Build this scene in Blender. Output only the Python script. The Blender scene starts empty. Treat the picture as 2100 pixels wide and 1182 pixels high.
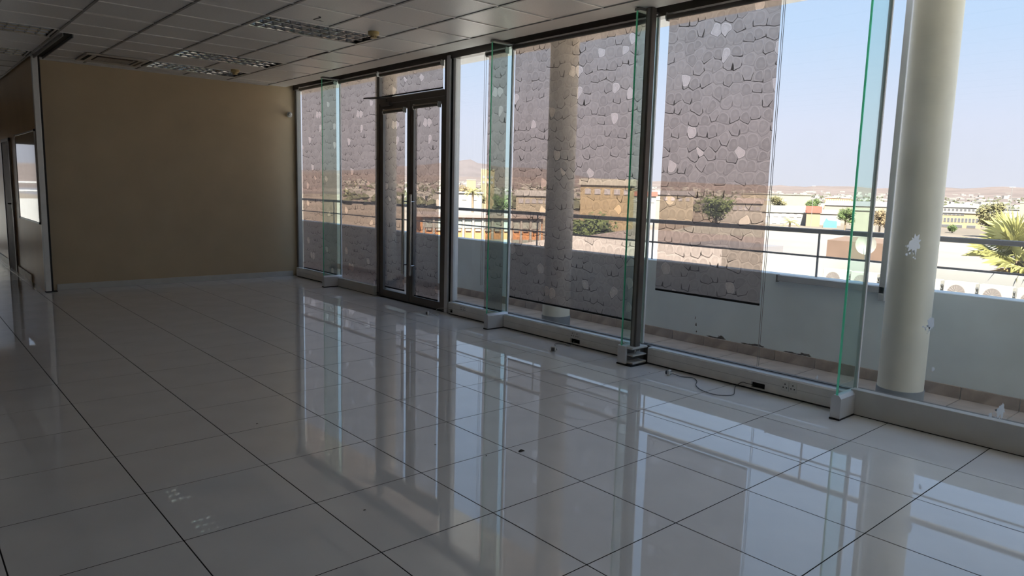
import bpy, bmesh, math, random
from mathutils import Vector, Matrix, noise

random.seed(7)
SC = bpy.context.scene
COL = SC.collection
R = math.radians

# ------------------------------------------------------------------ camera
cam_d = bpy.data.cameras.new('camera')
cam = bpy.data.objects.new('camera', cam_d)
COL.objects.link(cam)
YAW, PITCH, ROLL = 0.71915, 0.13707, 0.02593
F = Vector((math.sin(YAW) * math.cos(PITCH), math.cos(YAW) * math.cos(PITCH), -math.sin(PITCH)))
RT = Vector((math.cos(YAW), -math.sin(YAW), 0))
UP = RT.cross(F)
RT, UP = RT * math.cos(ROLL) + UP * math.sin(ROLL), UP * math.cos(ROLL) - RT * math.sin(ROLL)
M = Matrix((RT, UP, -F)).transposed().to_4x4()
M.translation = (-0.8529, -3.0392, 1.5078)
cam.matrix_world = M
cam_d.sensor_width = 36
cam_d.lens = 1467.8 / 2100 * 36
cam_d.clip_start = 0.05
cam_d.clip_end = 30000
SC.camera = cam

# ------------------------------------------------------------------ sky, sun, exposure
world = bpy.data.worlds.new('sky')
SC.world = world
world.use_nodes = True
nt = world.node_tree
nt.nodes.clear()
wo = nt.nodes.new('ShaderNodeOutputWorld')
bg = nt.nodes.new('ShaderNodeBackground')
tc = nt.nodes.new('ShaderNodeTexCoord')
sx = nt.nodes.new('ShaderNodeSeparateXYZ')
cr = nt.nodes.new('ShaderNodeValToRGB')
nt.links.new(tc.outputs['Generated'], sx.inputs[0])
nt.links.new(sx.outputs['Z'], cr.inputs[0])
nt.links.new(cr.outputs[0], bg.inputs[0])
nt.links.new(bg.outputs[0], wo.inputs[0])
els = cr.color_ramp.elements
els[0].position = 0.0
els[0].color = (0.80, 0.80, 0.90, 1)
els[1].position = 1.0
els[1].color = (0.44, 0.63, 1.0, 1)
for pos, c in ((0.09, (0.76, 0.80, 0.97, 1)), (0.2, (0.58, 0.74, 1.0, 1)), (0.34, (0.47, 0.67, 1.0, 1))):
    e = els.new(pos)
    e.color = c
bg.inputs[1].default_value = 0.70

sun_d = bpy.data.lights.new('sun', 'SUN')
sun_d.energy = 14.5
sun_d.angle = R(0.53)
sun_d.color = (1.0, 0.93, 0.82)
sun = bpy.data.objects.new('sun', sun_d)
COL.objects.link(sun)
sun.rotation_euler = Vector((-0.50, -0.45, 0.74)).to_track_quat('Z', 'Y').to_euler()

SC.view_settings.view_transform = 'Standard'
SC.view_settings.look = 'None'
SC.view_settings.gamma = 1.0
SC.view_settings.use_curve_mapping = False
SC.view_settings.exposure = 0.6
SC.cycles.transparent_max_bounces = 32
SC.cycles.max_bounces = 10
SC.cycles.diffuse_bounces = 6

# ------------------------------------------------------------------ materials
MATS = {}


def new_mat(name):
    m = bpy.data.materials.new(name)
    m.use_nodes = True
    MATS[name] = m
    t = m.node_tree
    return m, t, t.nodes['Principled BSDF'], t.nodes['Material Output']


def nd(t, kind, **kw):
    n = t.nodes.new(kind)
    for k, v in kw.items():
        setattr(n, k, v)
    return n


def mat(name, col, rough=0.6, metal=0.0, var=0.12, scale=6.0, bump=0.0, bscale=80.0, spec=0.5, dirt=None):
    """principled surface with procedural colour variation and fine relief"""
    m, t, p, o = new_mat(name)
    tcn = nd(t, 'ShaderNodeTexCoord')
    nz = nd(t, 'ShaderNodeTexNoise')
    nz.inputs['Scale'].default_value = scale
    nz.inputs['Detail'].default_value = 6
    t.links.new(tcn.outputs['Object'], nz.inputs['Vector'])
    rp = nd(t, 'ShaderNodeValToRGB')
    c = Vector(col[:3])
    lo = dirt if dirt else tuple(c * (1 - var))
    rp.color_ramp.elements[0].position = 0.3
    rp.color_ramp.elements[0].color = (*lo, 1)
    rp.color_ramp.elements[1].position = 0.7
    rp.color_ramp.elements[1].color = (*[min(1, x * (1 + var)) for x in c], 1)
    t.links.new(nz.outputs['Fac'], rp.inputs[0])
    t.links.new(rp.outputs[0], p.inputs['Base Color'])
    p.inputs['Roughness'].default_value = rough
    p.inputs['Metallic'].default_value = metal
    p.inputs['Specular IOR Level'].default_value = spec
    if bump:
        n2 = nd(t, 'ShaderNodeTexNoise')
        n2.inputs['Scale'].default_value = bscale
        n2.inputs['Detail'].default_value = 4
        t.links.new(tcn.outputs['Object'], n2.inputs['Vector'])
        b = nd(t, 'ShaderNodeBump')
        b.inputs['Strength'].default_value = bump
        b.inputs['Distance'].default_value = 0.004
        t.links.new(n2.outputs['Fac'], b.inputs['Height'])
        t.links.new(b.outputs[0], p.inputs['Normal'])
    return m


def glass_mat(name, tint, refl=0.05):
    """thin architectural glass: clear straight through, mirror-like at grazing angles"""
    m, t, p, o = new_mat(name)
    t.nodes.remove(p)
    tr = nd(t, 'ShaderNodeBsdfTransparent')
    tr.inputs[0].default_value = (*tint, 1)
    gl = nd(t, 'ShaderNodeBsdfGlossy')
    gl.inputs['Roughness'].default_value = 0.0
    lw = nd(t, 'ShaderNodeLayerWeight')
    lw.inputs[0].default_value = 0.5
    pw = nd(t, 'ShaderNodeMath', operation='POWER')
    pw.inputs[1].default_value = 5
    t.links.new(lw.outputs['Facing'], pw.inputs[0])
    ma = nd(t, 'ShaderNodeMath', operation='MULTIPLY_ADD')
    ma.inputs[1].default_value = 0.8
    ma.inputs[2].default_value = refl * 0.5
    t.links.new(pw.outputs[0], ma.inputs[0])
    # dusty smears that catch a little light
    tcn = nd(t, 'ShaderNodeTexCoord')
    nz = nd(t, 'ShaderNodeTexNoise')
    nz.inputs['Scale'].default_value = 2.2
    nz.inputs['Detail'].default_value = 8
    t.links.new(tcn.outputs['Object'], nz.inputs['Vector'])
    mr = nd(t, 'ShaderNodeMapRange')
    mr.inputs['From Min'].default_value = 0.45
    mr.inputs['From Max'].default_value = 0.8
    mr.inputs['To Min'].default_value = 0.012
    mr.inputs['To Max'].default_value = 0.045
    t.links.new(nz.outputs['Fac'], mr.inputs['Value'])
    df = nd(t, 'ShaderNodeBsdfTranslucent')
    df.inputs[0].default_value = (0.8, 0.8, 0.8, 1)
    mx = nd(t, 'ShaderNodeMixShader')
    t.links.new(ma.outputs[0], mx.inputs[0])
    t.links.new(tr.outputs[0], mx.inputs[1])
    t.links.new(gl.outputs[0], mx.inputs[2])
    m2 = nd(t, 'ShaderNodeMixShader')
    t.links.new(mr.outputs[0], m2.inputs[0])
    t.links.new(mx.outputs[0], m2.inputs[1])
    t.links.new(df.outputs[0], m2.inputs[2])
    t.links.new(m2.outputs[0], o.inputs[0])
    return m


def fabric_mat():
    """open-weave screen fabric printed with overlapping pebbles"""
    m, t, p, o = new_mat('pebble_screen_fabric')
    t.nodes.remove(p)
    tcn = nd(t, 'ShaderNodeTexCoord')
    sp = nd(t, 'ShaderNodeSeparateXYZ')
    t.links.new(tcn.outputs['Object'], sp.inputs[0])
    cb = nd(t, 'ShaderNodeCombineXYZ')
    t.links.new(sp.outputs['Y'], cb.inputs[0])
    zz = nd(t, 'ShaderNodeMath', operation='MULTIPLY')
    zz.inputs[1].default_value = 0.92
    t.links.new(sp.outputs['Z'], zz.inputs[0])
    t.links.new(zz.outputs[0], cb.inputs[1])
    # slight warp so the stones are not all convex polygons
    wn = nd(t, 'ShaderNodeTexNoise')
    wn.inputs['Scale'].default_value = 9
    wn.inputs['Detail'].default_value = 1
    t.links.new(cb.outputs[0], wn.inputs['Vector'])
    wv = nd(t, 'ShaderNodeVectorMath', operation='MULTIPLY_ADD')
    wv.inputs[1].default_value = (0.035, 0.035, 0)
    t.links.new(wn.outputs['Color'], wv.inputs[0])
    t.links.new(cb.outputs[0], wv.inputs[2])

    def voro(feature):
        v = nd(t, 'ShaderNodeTexVoronoi', voronoi_dimensions='2D', feature=feature)
        v.inputs['Scale'].default_value = 11.0
        v.inputs['Randomness'].default_value = 0.66
        t.links.new(wv.outputs[0], v.inputs['Vector'])
        return v
    v1 = voro('F1')
    v2 = voro('F2')
    sub0 = nd(t, 'ShaderNodeMath', operation='SUBTRACT')
    t.links.new(v2.outputs['Distance'], sub0.inputs[0])
    t.links.new(v1.outputs['Distance'], sub0.inputs[1])
    rnd_ = nd(t, 'ShaderNodeMath', operation='SUBTRACT')
    rnd_.inputs[0].default_value = 0.62
    t.links.new(v1.outputs['Distance'], rnd_.inputs[1])
    # rounded stone outline: cell border cut off by a circle
    sub = nd(t, 'ShaderNodeMath', operation='SMOOTH_MIN')
    sub.inputs[2].default_value = 0.16
    t.links.new(sub0.outputs[0], sub.inputs[0])
    t.links.new(rnd_.outputs[0], sub.inputs[1])
    # position inside the stone: up/down
    sc = nd(t, 'ShaderNodeVectorMath', operation='SUBTRACT')
    t.links.new(wv.outputs[0], sc.inputs[0])
    t.links.new(v1.outputs['Position'], sc.inputs[1])
    s2 = nd(t, 'ShaderNodeSeparateXYZ')
    t.links.new(sc.outputs[0], s2.inputs[0])
    updn = nd(t, 'ShaderNodeMapRange')
    updn.inputs['From Min'].default_value = -0.045
    updn.inputs['From Max'].default_value = 0.045
    t.links.new(s2.outputs['Y'], updn.inputs['Value'])
    # rim band
    rim = nd(t, 'ShaderNodeValToRGB')
    rim.color_ramp.interpolation = 'EASE'
    e = rim.color_ramp.elements
    e[0].position = 0.0
    e[0].color = (0.3, 0.3, 0.3, 1)
    e[1].position = 0.055
    e[1].color = (0.05, 0.05, 0.05, 1)
    for pos, val in ((0.085, 1.0), (0.12, 0.9), (0.165, 0.0), (0.25, 0.0), (0.6, 0.35)):
        q = e.new(pos)
        q.color = (val, val, val, 1)
    t.links.new(sub.outputs[0], rim.inputs[0])
    # dark crack at the lower side of each stone
    crk = nd(t, 'ShaderNodeValToRGB')
    e = crk.color_ramp.elements
    e[0].position = 0.07
    e[0].color = (1, 1, 1, 1)
    e[1].position = 0.13
    e[1].color = (0, 0, 0, 1)
    t.links.new(sub0.outputs[0], crk.inputs[0])
    low = nd(t, 'ShaderNodeMapRange')
    low.inputs['From Min'].default_value = 0.42
    low.inputs['From Max'].default_value = 0.22
    t.links.new(updn.outputs[0], low.inputs['Value'])
    dk0 = nd(t, 'ShaderNodeMath', operation='MULTIPLY')
    t.links.new(crk.outputs[0], dk0.inputs[0])
    t.links.new(low.outputs[0], dk0.inputs[1])
    scg = nd(t, 'ShaderNodeSeparateColor')
    t.links.new(v1.outputs['Color'], scg.inputs[0])
    gate = nd(t, 'ShaderNodeMapRange')
    gate.inputs['From Min'].default_value = 0.5
    gate.inputs['From Max'].default_value = 0.7
    gate.inputs['To Min'].default_value = 0.22
    t.links.new(scg.outputs[2], gate.inputs['Value'])
    dk = nd(t, 'ShaderNodeMath', operation='MULTIPLY')
    t.links.new(dk0.outputs[0], dk.inputs[0])
    t.links.new(gate.outputs[0], dk.inputs[1])
    hi = nd(t, 'ShaderNodeMapRange')
    hi.inputs['From Min'].default_value = 0.2
    hi.inputs['From Max'].default_value = 0.75
    hi.inputs['To Min'].default_value = 0.35
    t.links.new(updn.outputs[0], hi.inputs['Value'])
    lt = nd(t, 'ShaderNodeMath', operation='MULTIPLY')
    t.links.new(rim.outputs[0], lt.inputs[0])
    t.links.new(hi.outputs[0], lt.inputs[1])
    # a random tone for each stone, a few of them almost white
    sc3 = nd(t, 'ShaderNodeSeparateColor')
    t.links.new(v1.outputs['Color'], sc3.inputs[0])
    wh = nd(t, 'ShaderNodeMath', operation='GREATER_THAN')
    wh.inputs[1].default_value = 0.94
    t.links.new(sc3.outputs[0], wh.inputs[0])
    ins = nd(t, 'ShaderNodeMath', operation='GREATER_THAN')
    ins.inputs[1].default_value = 0.07
    t.links.new(sub.outputs[0], ins.inputs[0])
    wh2 = nd(t, 'ShaderNodeMath', operation='MULTIPLY')
    t.links.new(wh.outputs[0], wh2.inputs[0])
    t.links.new(ins.outputs[0], wh2.inputs[1])
    # openness = base + light*.16 - dark*.2 + white*.25 + tone
    tone = nd(t, 'ShaderNodeMath', operation='MULTIPLY_ADD')
    tone.inputs[1].default_value = 0.07
    tone.inputs[2].default_value = OPEN_BASE
    t.links.new(sc3.outputs[1], tone.inputs[0])
    a1 = nd(t, 'ShaderNodeMath', operation='MULTIPLY_ADD')
    a1.inputs[1].default_value = 0.22
    t.links.new(lt.outputs[0], a1.inputs[0])
    t.links.new(tone.outputs[0], a1.inputs[2])
    a2 = nd(t, 'ShaderNodeMath', operation='MULTIPLY_ADD')
    a2.inputs[1].default_value = -0.42
    t.links.new(dk.outputs[0], a2.inputs[0])
    t.links.new(a1.outputs[0], a2.inputs[2])
    a3 = nd(t, 'ShaderNodeMath', operation='MULTIPLY_ADD')
    a3.inputs[1].default_value = 0.30
    t.links.new(wh2.outputs[0], a3.inputs[0])
    t.links.new(a2.outputs[0], a3.inputs[2])
    cl = nd(t, 'ShaderNodeClamp')
    cl.inputs['Min'].default_value = 0.03
    cl.inputs['Max'].default_value = 0.75
    t.links.new(a3.outputs[0], cl.inputs['Value'])
    # thread colour follows the print
    cm = nd(t, 'ShaderNodeMapRange')
    cm.inputs['From Min'].default_value = 0.12
    cm.inputs['From Max'].default_value = 0.65
    cm.inputs['To Min'].default_value = 0.06
    cm.inputs['To Max'].default_value = 0.75
    t.links.new(cl.outputs[0], cm.inputs['Value'])
    cc = nd(t, 'ShaderNodeMix', data_type='RGBA')
    cc.inputs['A'].default_value = (0.03, 0.027, 0.026, 1)
    cc.inputs['B'].default_value = (0.62, 0.57, 0.56, 1)
    t.links.new(cm.outputs[0], cc.inputs['Factor'])
    df = nd(t, 'ShaderNodeBsdfDiffuse')
    tl = nd(t, 'ShaderNodeBsdfTranslucent')
    t.links.new(cc.outputs['Result'], df.inputs[0])
    t.links.new(cc.outputs['Result'], tl.inputs[0])
    mx = nd(t, 'ShaderNodeMixShader')
    mx.inputs[0].default_value = 0.5
    t.links.new(df.outputs[0], mx.inputs[1])
    t.links.new(tl.outputs[0], mx.inputs[2])
    tr = nd(t, 'ShaderNodeBsdfTransparent')
    tr.inputs[0].default_value = (0.95, 0.76, 0.66, 1)
    m2 = nd(t, 'ShaderNodeMixShader')
    t.links.new(cl.outputs[0], m2.inputs[0])
    t.links.new(mx.outputs[0], m2.inputs[1])
    t.links.new(tr.outputs[0], m2.inputs[2])
    t.links.new(m2.outputs[0], o.inputs[0])
    return m


OPEN_BASE = 0.32
fabric_mat()

mat('floor_tile', (0.79, 0.795, 0.815), rough=0.022, var=0.04, scale=3.0, spec=1.0)
mat('grout', (0.03, 0.028, 0.027), rough=0.9, spec=0.1)
mat('ceiling_tile', (0.64, 0.63, 0.625), rough=0.32, var=0.05, scale=60, bump=0.35, bscale=260)
mat('grid_shaded', (0.22, 0.215, 0.21), rough=0.4)  # T-bar metal of the lengthwise bars, shade painted in as darker grey
mat('grid_lit', (0.85, 0.84, 0.82), rough=0.3)  # same T-bar metal on the cross bars, painted paler as if lit
mat('grid_metal', (0.55, 0.54, 0.52), rough=0.35)
mat('beige_wall', (0.56, 0.45, 0.30), rough=0.5, var=0.05, scale=2.5, bump=0.15, bscale=220)
mat('partition_wall', (0.64, 0.46, 0.28), rough=0.4, var=0.06, scale=2.0, bump=0.05, bscale=90)
mat('plaster', (0.62, 0.61, 0.59), rough=0.6, var=0.03)
mat('skirting_white', (0.60, 0.60, 0.58), rough=0.45, var=0.05)
mat('skirting_stained', (0.55, 0.47, 0.38), rough=0.45, var=0.25, scale=12)
mat('plenum', (0.08, 0.08, 0.08), rough=0.9)
mat('aluminium', (0.74, 0.75, 0.77), rough=0.38, metal=0.35, var=0.04)
mat('anodised_dark', (0.16, 0.15, 0.14), rough=0.4, metal=0.5, var=0.06)
mat('frame_grey', (0.30, 0.30, 0.29), rough=0.4, metal=0.4, var=0.05)
mat('trunking', (0.80, 0.79, 0.77), rough=0.4, var=0.05, scale=10)
mat('kicker_grey', (0.62, 0.62, 0.61), rough=0.4, var=0.04)
mat('trunking_lip', (0.90, 0.92, 0.95), rough=0.25, metal=0.6, var=0.02)
mat('socket_white', (0.72, 0.72, 0.70), rough=0.4, var=0.02)
mat('black_rubber', (0.015, 0.015, 0.017), rough=0.6)
mat('dark_hole', (0.01, 0.01, 0.01), rough=0.9)
mat('white_paint', (0.80, 0.81, 0.82), rough=0.45, var=0.03)
mat('steel', (0.60, 0.60, 0.60), rough=0.25, metal=1.0, var=0.05)
mat('louvre_metal', (0.97, 0.98, 1.0), rough=0.22, metal=0.4, var=0.02)
mat('lamp_tube', (0.45, 0.45, 0.46), rough=0.3, var=0.01)
mat('rail_mirror', (0.42, 0.43, 0.45), rough=0.06, metal=1.0, var=0.02)
mat('housing', (0.03, 0.03, 0.03), rough=0.5)
mat('yellowed_plastic', (0.55, 0.42, 0.20), rough=0.45, var=0.08)
mat('cassette_panel', (0.48, 0.44, 0.38), rough=0.5, var=0.06)
mat('cassette_grille', (0.10, 0.065, 0.04), rough=0.6)
mat('whiteboard', (0.55, 0.52, 0.46), rough=0.06, var=0.03)
mat('door_grey', (0.34, 0.33, 0.31), rough=0.6)
mat('cord_black', (0.09, 0.095, 0.10), rough=0.35)
mat('cord_white', (0.55, 0.55, 0.52), rough=0.5)
mat('debris', (0.035, 0.028, 0.02), rough=0.8)
mat('chain', (0.30, 0.30, 0.30), rough=0.4)
glass_mat('window_glass', (0.975, 0.99, 0.985), 0.05)
glass_mat('fin_glass', (0.86, 0.955, 0.93), 0.05)
glass_mat('door_glass', (0.95, 0.97, 0.97), 0.05)


def green_edge():
    m, t, p, o = new_mat('glass_edge')
    t.nodes.remove(p)
    tl = nd(t, 'ShaderNodeBsdfTranslucent')
    tl.inputs[0].default_value = (0.35, 1.0, 0.75, 1)
    df = nd(t, 'ShaderNodeBsdfGlossy')
    df.inputs[0].default_value = (0.5, 1.0, 0.8, 1)
    df.inputs['Roughness'].default_value = 0.12
    nz = nd(t, 'ShaderNodeTexNoise')
    nz.inputs['Scale'].default_value = 4
    mr = nd(t, 'ShaderNodeMapRange')
    mr.inputs['To Min'].default_value = 0.35
    mr.inputs['To Max'].default_value = 0.55
    t.links.new(nz.outputs['Fac'], mr.inputs['Value'])
    mx = nd(t, 'ShaderNodeMixShader')
    t.links.new(mr.outputs[0], mx.inputs[0])
    t.links.new(tl.outputs[0], mx.inputs[1])
    t.links.new(df.outputs[0], mx.inputs[2])
    t.links.new(mx.outputs[0], o.inputs[0])


green_edge()
# outdoors
mat('balcony_tile', (0.50, 0.42, 0.37), rough=0.55, var=0.18, scale=5)
mat('balcony_joint', (0.45, 0.42, 0.38), rough=0.8)
mat('skirting_tile', (0.40, 0.33, 0.285), rough=0.55, var=0.3, scale=8)
mat('balcony_paint', (0.78, 0.87, 0.91), rough=0.7, var=0.05, scale=3, bump=0.1, bscale=60)
mat('soffit_paint', (0.86, 0.85, 0.84), rough=0.8, var=0.03)
mat('column_paint', (0.80, 0.79, 0.68), rough=0.45, var=0.05, scale=4)
mat('column_band', (0.24, 0.27, 0.29), rough=0.5, var=0.12, scale=14)
mat('railing_paint', (0.30, 0.30, 0.32), rough=0.5)
mat('conduit', (0.46, 0.48, 0.50), rough=0.5, var=0.05)
mat('ground', (0.168, 0.140, 0.110), rough=0.95, var=0.25, scale=0.02)
mat('hill', (0.136, 0.107, 0.097), rough=1.0, var=0.22, scale=0.004)
mat('far_hill', (0.117, 0.098, 0.098), rough=1.0, var=0.12, scale=0.003)
mat('roof_white', (0.265, 0.261, 0.254), rough=0.6, var=0.05, scale=0.3)
mat('roof_near', (0.50, 0.49, 0.47), rough=0.6, var=0.05, scale=0.3)
mat('bounce_concrete', (0.55, 0.53, 0.50), rough=0.9, var=0.08, scale=0.4)  # pale surface of the added, unseen sunlight bouncer
mat('roof_pink', (0.230, 0.199, 0.185), rough=0.7, var=0.06, scale=0.3)
mat('roof_grey', (0.175, 0.168, 0.175), rough=0.6, var=0.05, scale=0.3)
mat('roof_cream', (0.259, 0.251, 0.216), rough=0.7, var=0.05, scale=0.3)
mat('roof_red', (0.242, 0.071, 0.046), rough=0.7, var=0.08, scale=0.8)
mat('wall_cream', (0.265, 0.244, 0.193), rough=0.8, var=0.05, scale=0.4)
mat('wall_white', (0.265, 0.259, 0.244), rough=0.8, var=0.05, scale=0.4)
mat('wall_yellow', (0.265, 0.216, 0.133), rough=0.8, var=0.05, scale=0.4)
mat('wall_orange', (0.411, 0.206, 0.091), rough=0.8, var=0.08, scale=0.6)
mat('wall_brick', (0.154, 0.101, 0.073), rough=0.85, var=0.1, scale=0.8)
mat('pane_dark', (0.10, 0.10, 0.11), rough=0.15, var=0.2, scale=0.5)
mat('pane_grey', (0.30, 0.30, 0.33), rough=0.2, var=0.1, scale=0.5)
mat('pane_teal', (0.26, 0.30, 0.28), rough=0.2, var=0.1, scale=0.5)
mat('tarp_blue', (0.086, 0.259, 0.475), rough=0.6, var=0.1, scale=0.5)
mat('leaf_olive', (0.142, 0.130, 0.059), rough=0.8, var=0.3, scale=0.8)
mat('leaf_far', (0.075, 0.08, 0.045), rough=0.9, var=0.3, scale=0.05)
mat('leaf_green', (0.085, 0.123, 0.039), rough=0.8, var=0.3, scale=0.8)
mat('leaf_brown', (0.194, 0.142, 0.077), rough=0.8, var=0.3, scale=0.8)
mat('palm_leaf', (0.34, 0.33, 0.12), rough=0.5, var=0.25, scale=2.0)
mat('palm_dead', (0.52, 0.36, 0.15), rough=0.8, var=0.25, scale=2.0)
mat('bark', (0.20, 0.15, 0.10), rough=0.9, var=0.3, scale=3)
mat('ac_body', (0.274, 0.266, 0.244), rough=0.5, var=0.03)
mat('ac_grille', (0.142, 0.122, 0.112), rough=0.6)
mat('ac_fan', (0.203, 0.186, 0.169), rough=0.6)
mat('dish', (0.251, 0.243, 0.210), rough=0.5)


def splash_mat():
    m, t, p, o = new_mat('splash')
    t.nodes.remove(p)
    nz = nd(t, 'ShaderNodeTexNoise')
    nz.inputs['Scale'].default_value = 90
    mr = nd(t, 'ShaderNodeMapRange')
    mr.inputs['To Min'].default_value = 0.55
    mr.inputs['To Max'].default_value = 0.95
    t.links.new(nz.outputs['Fac'], mr.inputs['Value'])
    tl = nd(t, 'ShaderNodeBsdfTranslucent')
    df = nd(t, 'ShaderNodeBsdfDiffuse')
    t.links.new(mr.outputs[0], tl.inputs[0])
    t.links.new(mr.outputs[0], df.inputs[0])
    ad = nd(t, 'ShaderNodeMixShader')
    ad.inputs[0].default_value = 0.3
    t.links.new(tl.outputs[0], ad.inputs[1])
    t.links.new(df.outputs[0], ad.inputs[2])
    t.links.new(ad.outputs[0], o.inputs[0])


splash_mat()

# ------------------------------------------------------------------ mesh helpers
W = {}


def wmat(o):
    return W.get(o.name, Matrix.Identity(4)) if o else Matrix.Identity(4)


class MB:
    def __init__(self):
        self.v, self.f, self.s = [], [], []

    def add(self, v, f, smooth=False):
        n = len(self.v)
        self.v += [Vector(q) for q in v]
        self.f += [tuple(i + n for i in q) for q in f]
        self.s += [smooth] * len(f)
        return self

    def box(self, x0, x1, y0, y1, z0, z1, ch=0.0):
        x0, x1 = min(x0, x1), max(x0, x1)
        y0, y1 = min(y0, y1), max(y0, y1)
        z0, z1 = min(z0, z1), max(z0, z1)
        if not ch:
            v = [(x, y, z) for z in (z0, z1) for x, y in ((x0, y0), (x1, y0), (x1, y1), (x0, y1))]
            return self.add(v, [(3, 2, 1, 0), (4, 5, 6, 7), (0, 1, 5, 4), (1, 2, 6, 5), (2, 3, 7, 6), (3, 0, 4, 7)])
        b = bmesh.new()
        bmesh.ops.create_cube(b, size=1)
        for q in b.verts:
            q.co = ((x0 + x1) / 2 + q.co.x * (x1 - x0), (y0 + y1) / 2 + q.co.y * (y1 - y0), (z0 + z1) / 2 + q.co.z * (z1 - z0))
        bmesh.ops.bevel(b, geom=b.edges[:], offset=ch, segments=1, affect='EDGES')
        b.verts.index_update()
        self.add([q.co.copy() for q in b.verts], [tuple(x.index for x in f.verts) for f in b.faces])
        b.free()
        return self

    def cyl(self, p0, p1, r0, r1=None, n=16, caps=True, smooth=True):
        r1 = r0 if r1 is None else r1
        p0, p1 = Vector(p0), Vector(p1)
        d = (p1 - p0).normalized()
        a = d.orthogonal().normalized()
        b = d.cross(a)
        v = []
        for p, r in ((p0, r0), (p1, r1)):
            v += [p + (a * math.cos(2 * math.pi * i / n) + b * math.sin(2 * math.pi * i / n)) * r for i in range(n)]
        f = [(i, (i + 1) % n, n + (i + 1) % n, n + i) for i in range(n)]
        self.add(v, f, smooth)
        if caps:
            self.add(v[:n], [tuple(range(n))[::-1]])
            self.add(v[n:], [tuple(range(n))])
        return self

    def tube(self, pts, r, n=8):
        pts = [Vector(q) for q in pts]
        v, f = [], []
        up = Vector((0, 0, 1))
        for i, q in enumerate(pts):
            d = (pts[min(i + 1, len(pts) - 1)] - pts[max(i - 1, 0)]).normalized()
            a = d.cross(up)
            if a.length < 1e-3:
                a = d.cross(Vector((1, 0, 0)))
            a.normalize()
            b = d.cross(a)
            v += [q + (a * math.cos(2 * math.pi * k / n) + b * math.sin(2 * math.pi * k / n)) * r for k in range(n)]
        for i in range(len(pts) - 1):
            f += [(i * n + k, i * n + (k + 1) % n, (i + 1) * n + (k + 1) % n, (i + 1) * n + k) for k in range(n)]
        self.add(v, f, True)
        self.add(v[:n], [tuple(range(n))])
        self.add(v[-n:], [tuple(range(n))[::-1]])
        return self

    def prism(self, poly, axis, a0, a1):
        """closed polygon (2D) extruded along 'x','y' or 'z'"""
        def P(q, t):
            return {'x': (t, q[0], q[1]), 'y': (q[0], t, q[1]), 'z': (q[0], q[1], t)}[axis]
        n = len(poly)
        v = [P(q, a0) for q in poly] + [P(q, a1) for q in poly]
        f = [(i, (i + 1) % n, n + (i + 1) % n, n + i) for i in range(n)] + [tuple(range(n))[::-1], tuple(range(n, 2 * n))]
        return self.add(v, f)

    def quad(self, a, b, c, d):
        return self.add([a, b, c, d], [(0, 1, 2, 3)])

    def mesh(self, name, m):
        me = bpy.data.meshes.new(name)
        me.from_pydata([tuple(q) for q in self.v], [], self.f)
        me.polygons.foreach_set('use_smooth', self.s)
        if isinstance(m, str):
            m = [m]
        for q in m:
            me.materials.append(MATS[q])
        b = bmesh.new()
        b.from_mesh(me)
        bmesh.ops.recalc_face_normals(b, faces=b.faces[:])
        b.to_mesh(me)
        b.free()
        me.update()
        return me

    def build(self, name, m, parent=None, local=False, fix=True):
        pw = wmat(parent)
        if not local and parent:
            inv = pw.inverted()
            self.v = [inv @ q for q in self.v]
        lo = Vector([min(q[i] for q in self.v) for i in range(3)])
        hi = Vector([max(q[i] for q in self.v) for i in range(3)])
        c = (lo + hi) / 2
        self.v = [q - c for q in self.v]
        o = bpy.data.objects.new(name, self.mesh(name, m))
        COL.objects.link(o)
        o.location = c
        o.parent = parent
        W[o.name] = pw @ Matrix.Translation(c)
        return o


def bx(*a, ch=0.0):
    return MB().box(*a, ch=ch)


def tag(o, label=None, cat=None, group=None, kind=None):
    if label:
        o['label'] = label
    if cat:
        o['category'] = cat
    if group:
        o['group'] = group
    if kind:
        o['kind'] = kind
    return o


def thing(name, loc, label, cat, group=None, rz=0.0, kind=None):
    o = bpy.data.objects.new(name, None)
    o.empty_display_size = 0.1
    COL.objects.link(o)
    o.location = loc
    o.rotation_euler = (0, 0, rz)
    W[o.name] = Matrix.Translation(loc) @ Matrix.Rotation(rz, 4, 'Z')
    return tag(o, label, cat, group, kind)


def place(me, name, loc, parent, rot=(0, 0, 0)):
    """another object that shares a mesh; loc in world space of an unrotated parent"""
    o = bpy.data.objects.new(name, me)
    COL.objects.link(o)
    o.parent = parent
    o.location = wmat(parent).inverted() @ Vector(loc)
    o.rotation_euler = rot
    W[o.name] = Matrix.Translation(loc)
    return o


def seen(p, mx=0.12):
    """whether a world point lies in (or near) the photograph's field of view"""
    d = Vector(p) - M.translation
    z = d.dot(F)
    if z < 0.05:
        return False
    return abs(d.dot(RT) / z) < 1050 / 1467.8 * (1 + mx) and abs(d.dot(UP) / z) < 591 / 1467.8 * (1 + mx)


# ------------------------------------------------------------------ room shell
ROOM_Y0, ROOM_Y1, ROOM_X0, GX = -4.9, 15.5, -3.6, 4.25
CZ = 3.035

floor = tag(bx(ROOM_X0 - .2, 4.30, ROOM_Y0 - .2, ROOM_Y1 + .2, -0.30, -0.0008).build('floor', 'grout'), 'glossy pale grey tiled office floor', 'floor', kind='structure')


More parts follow.
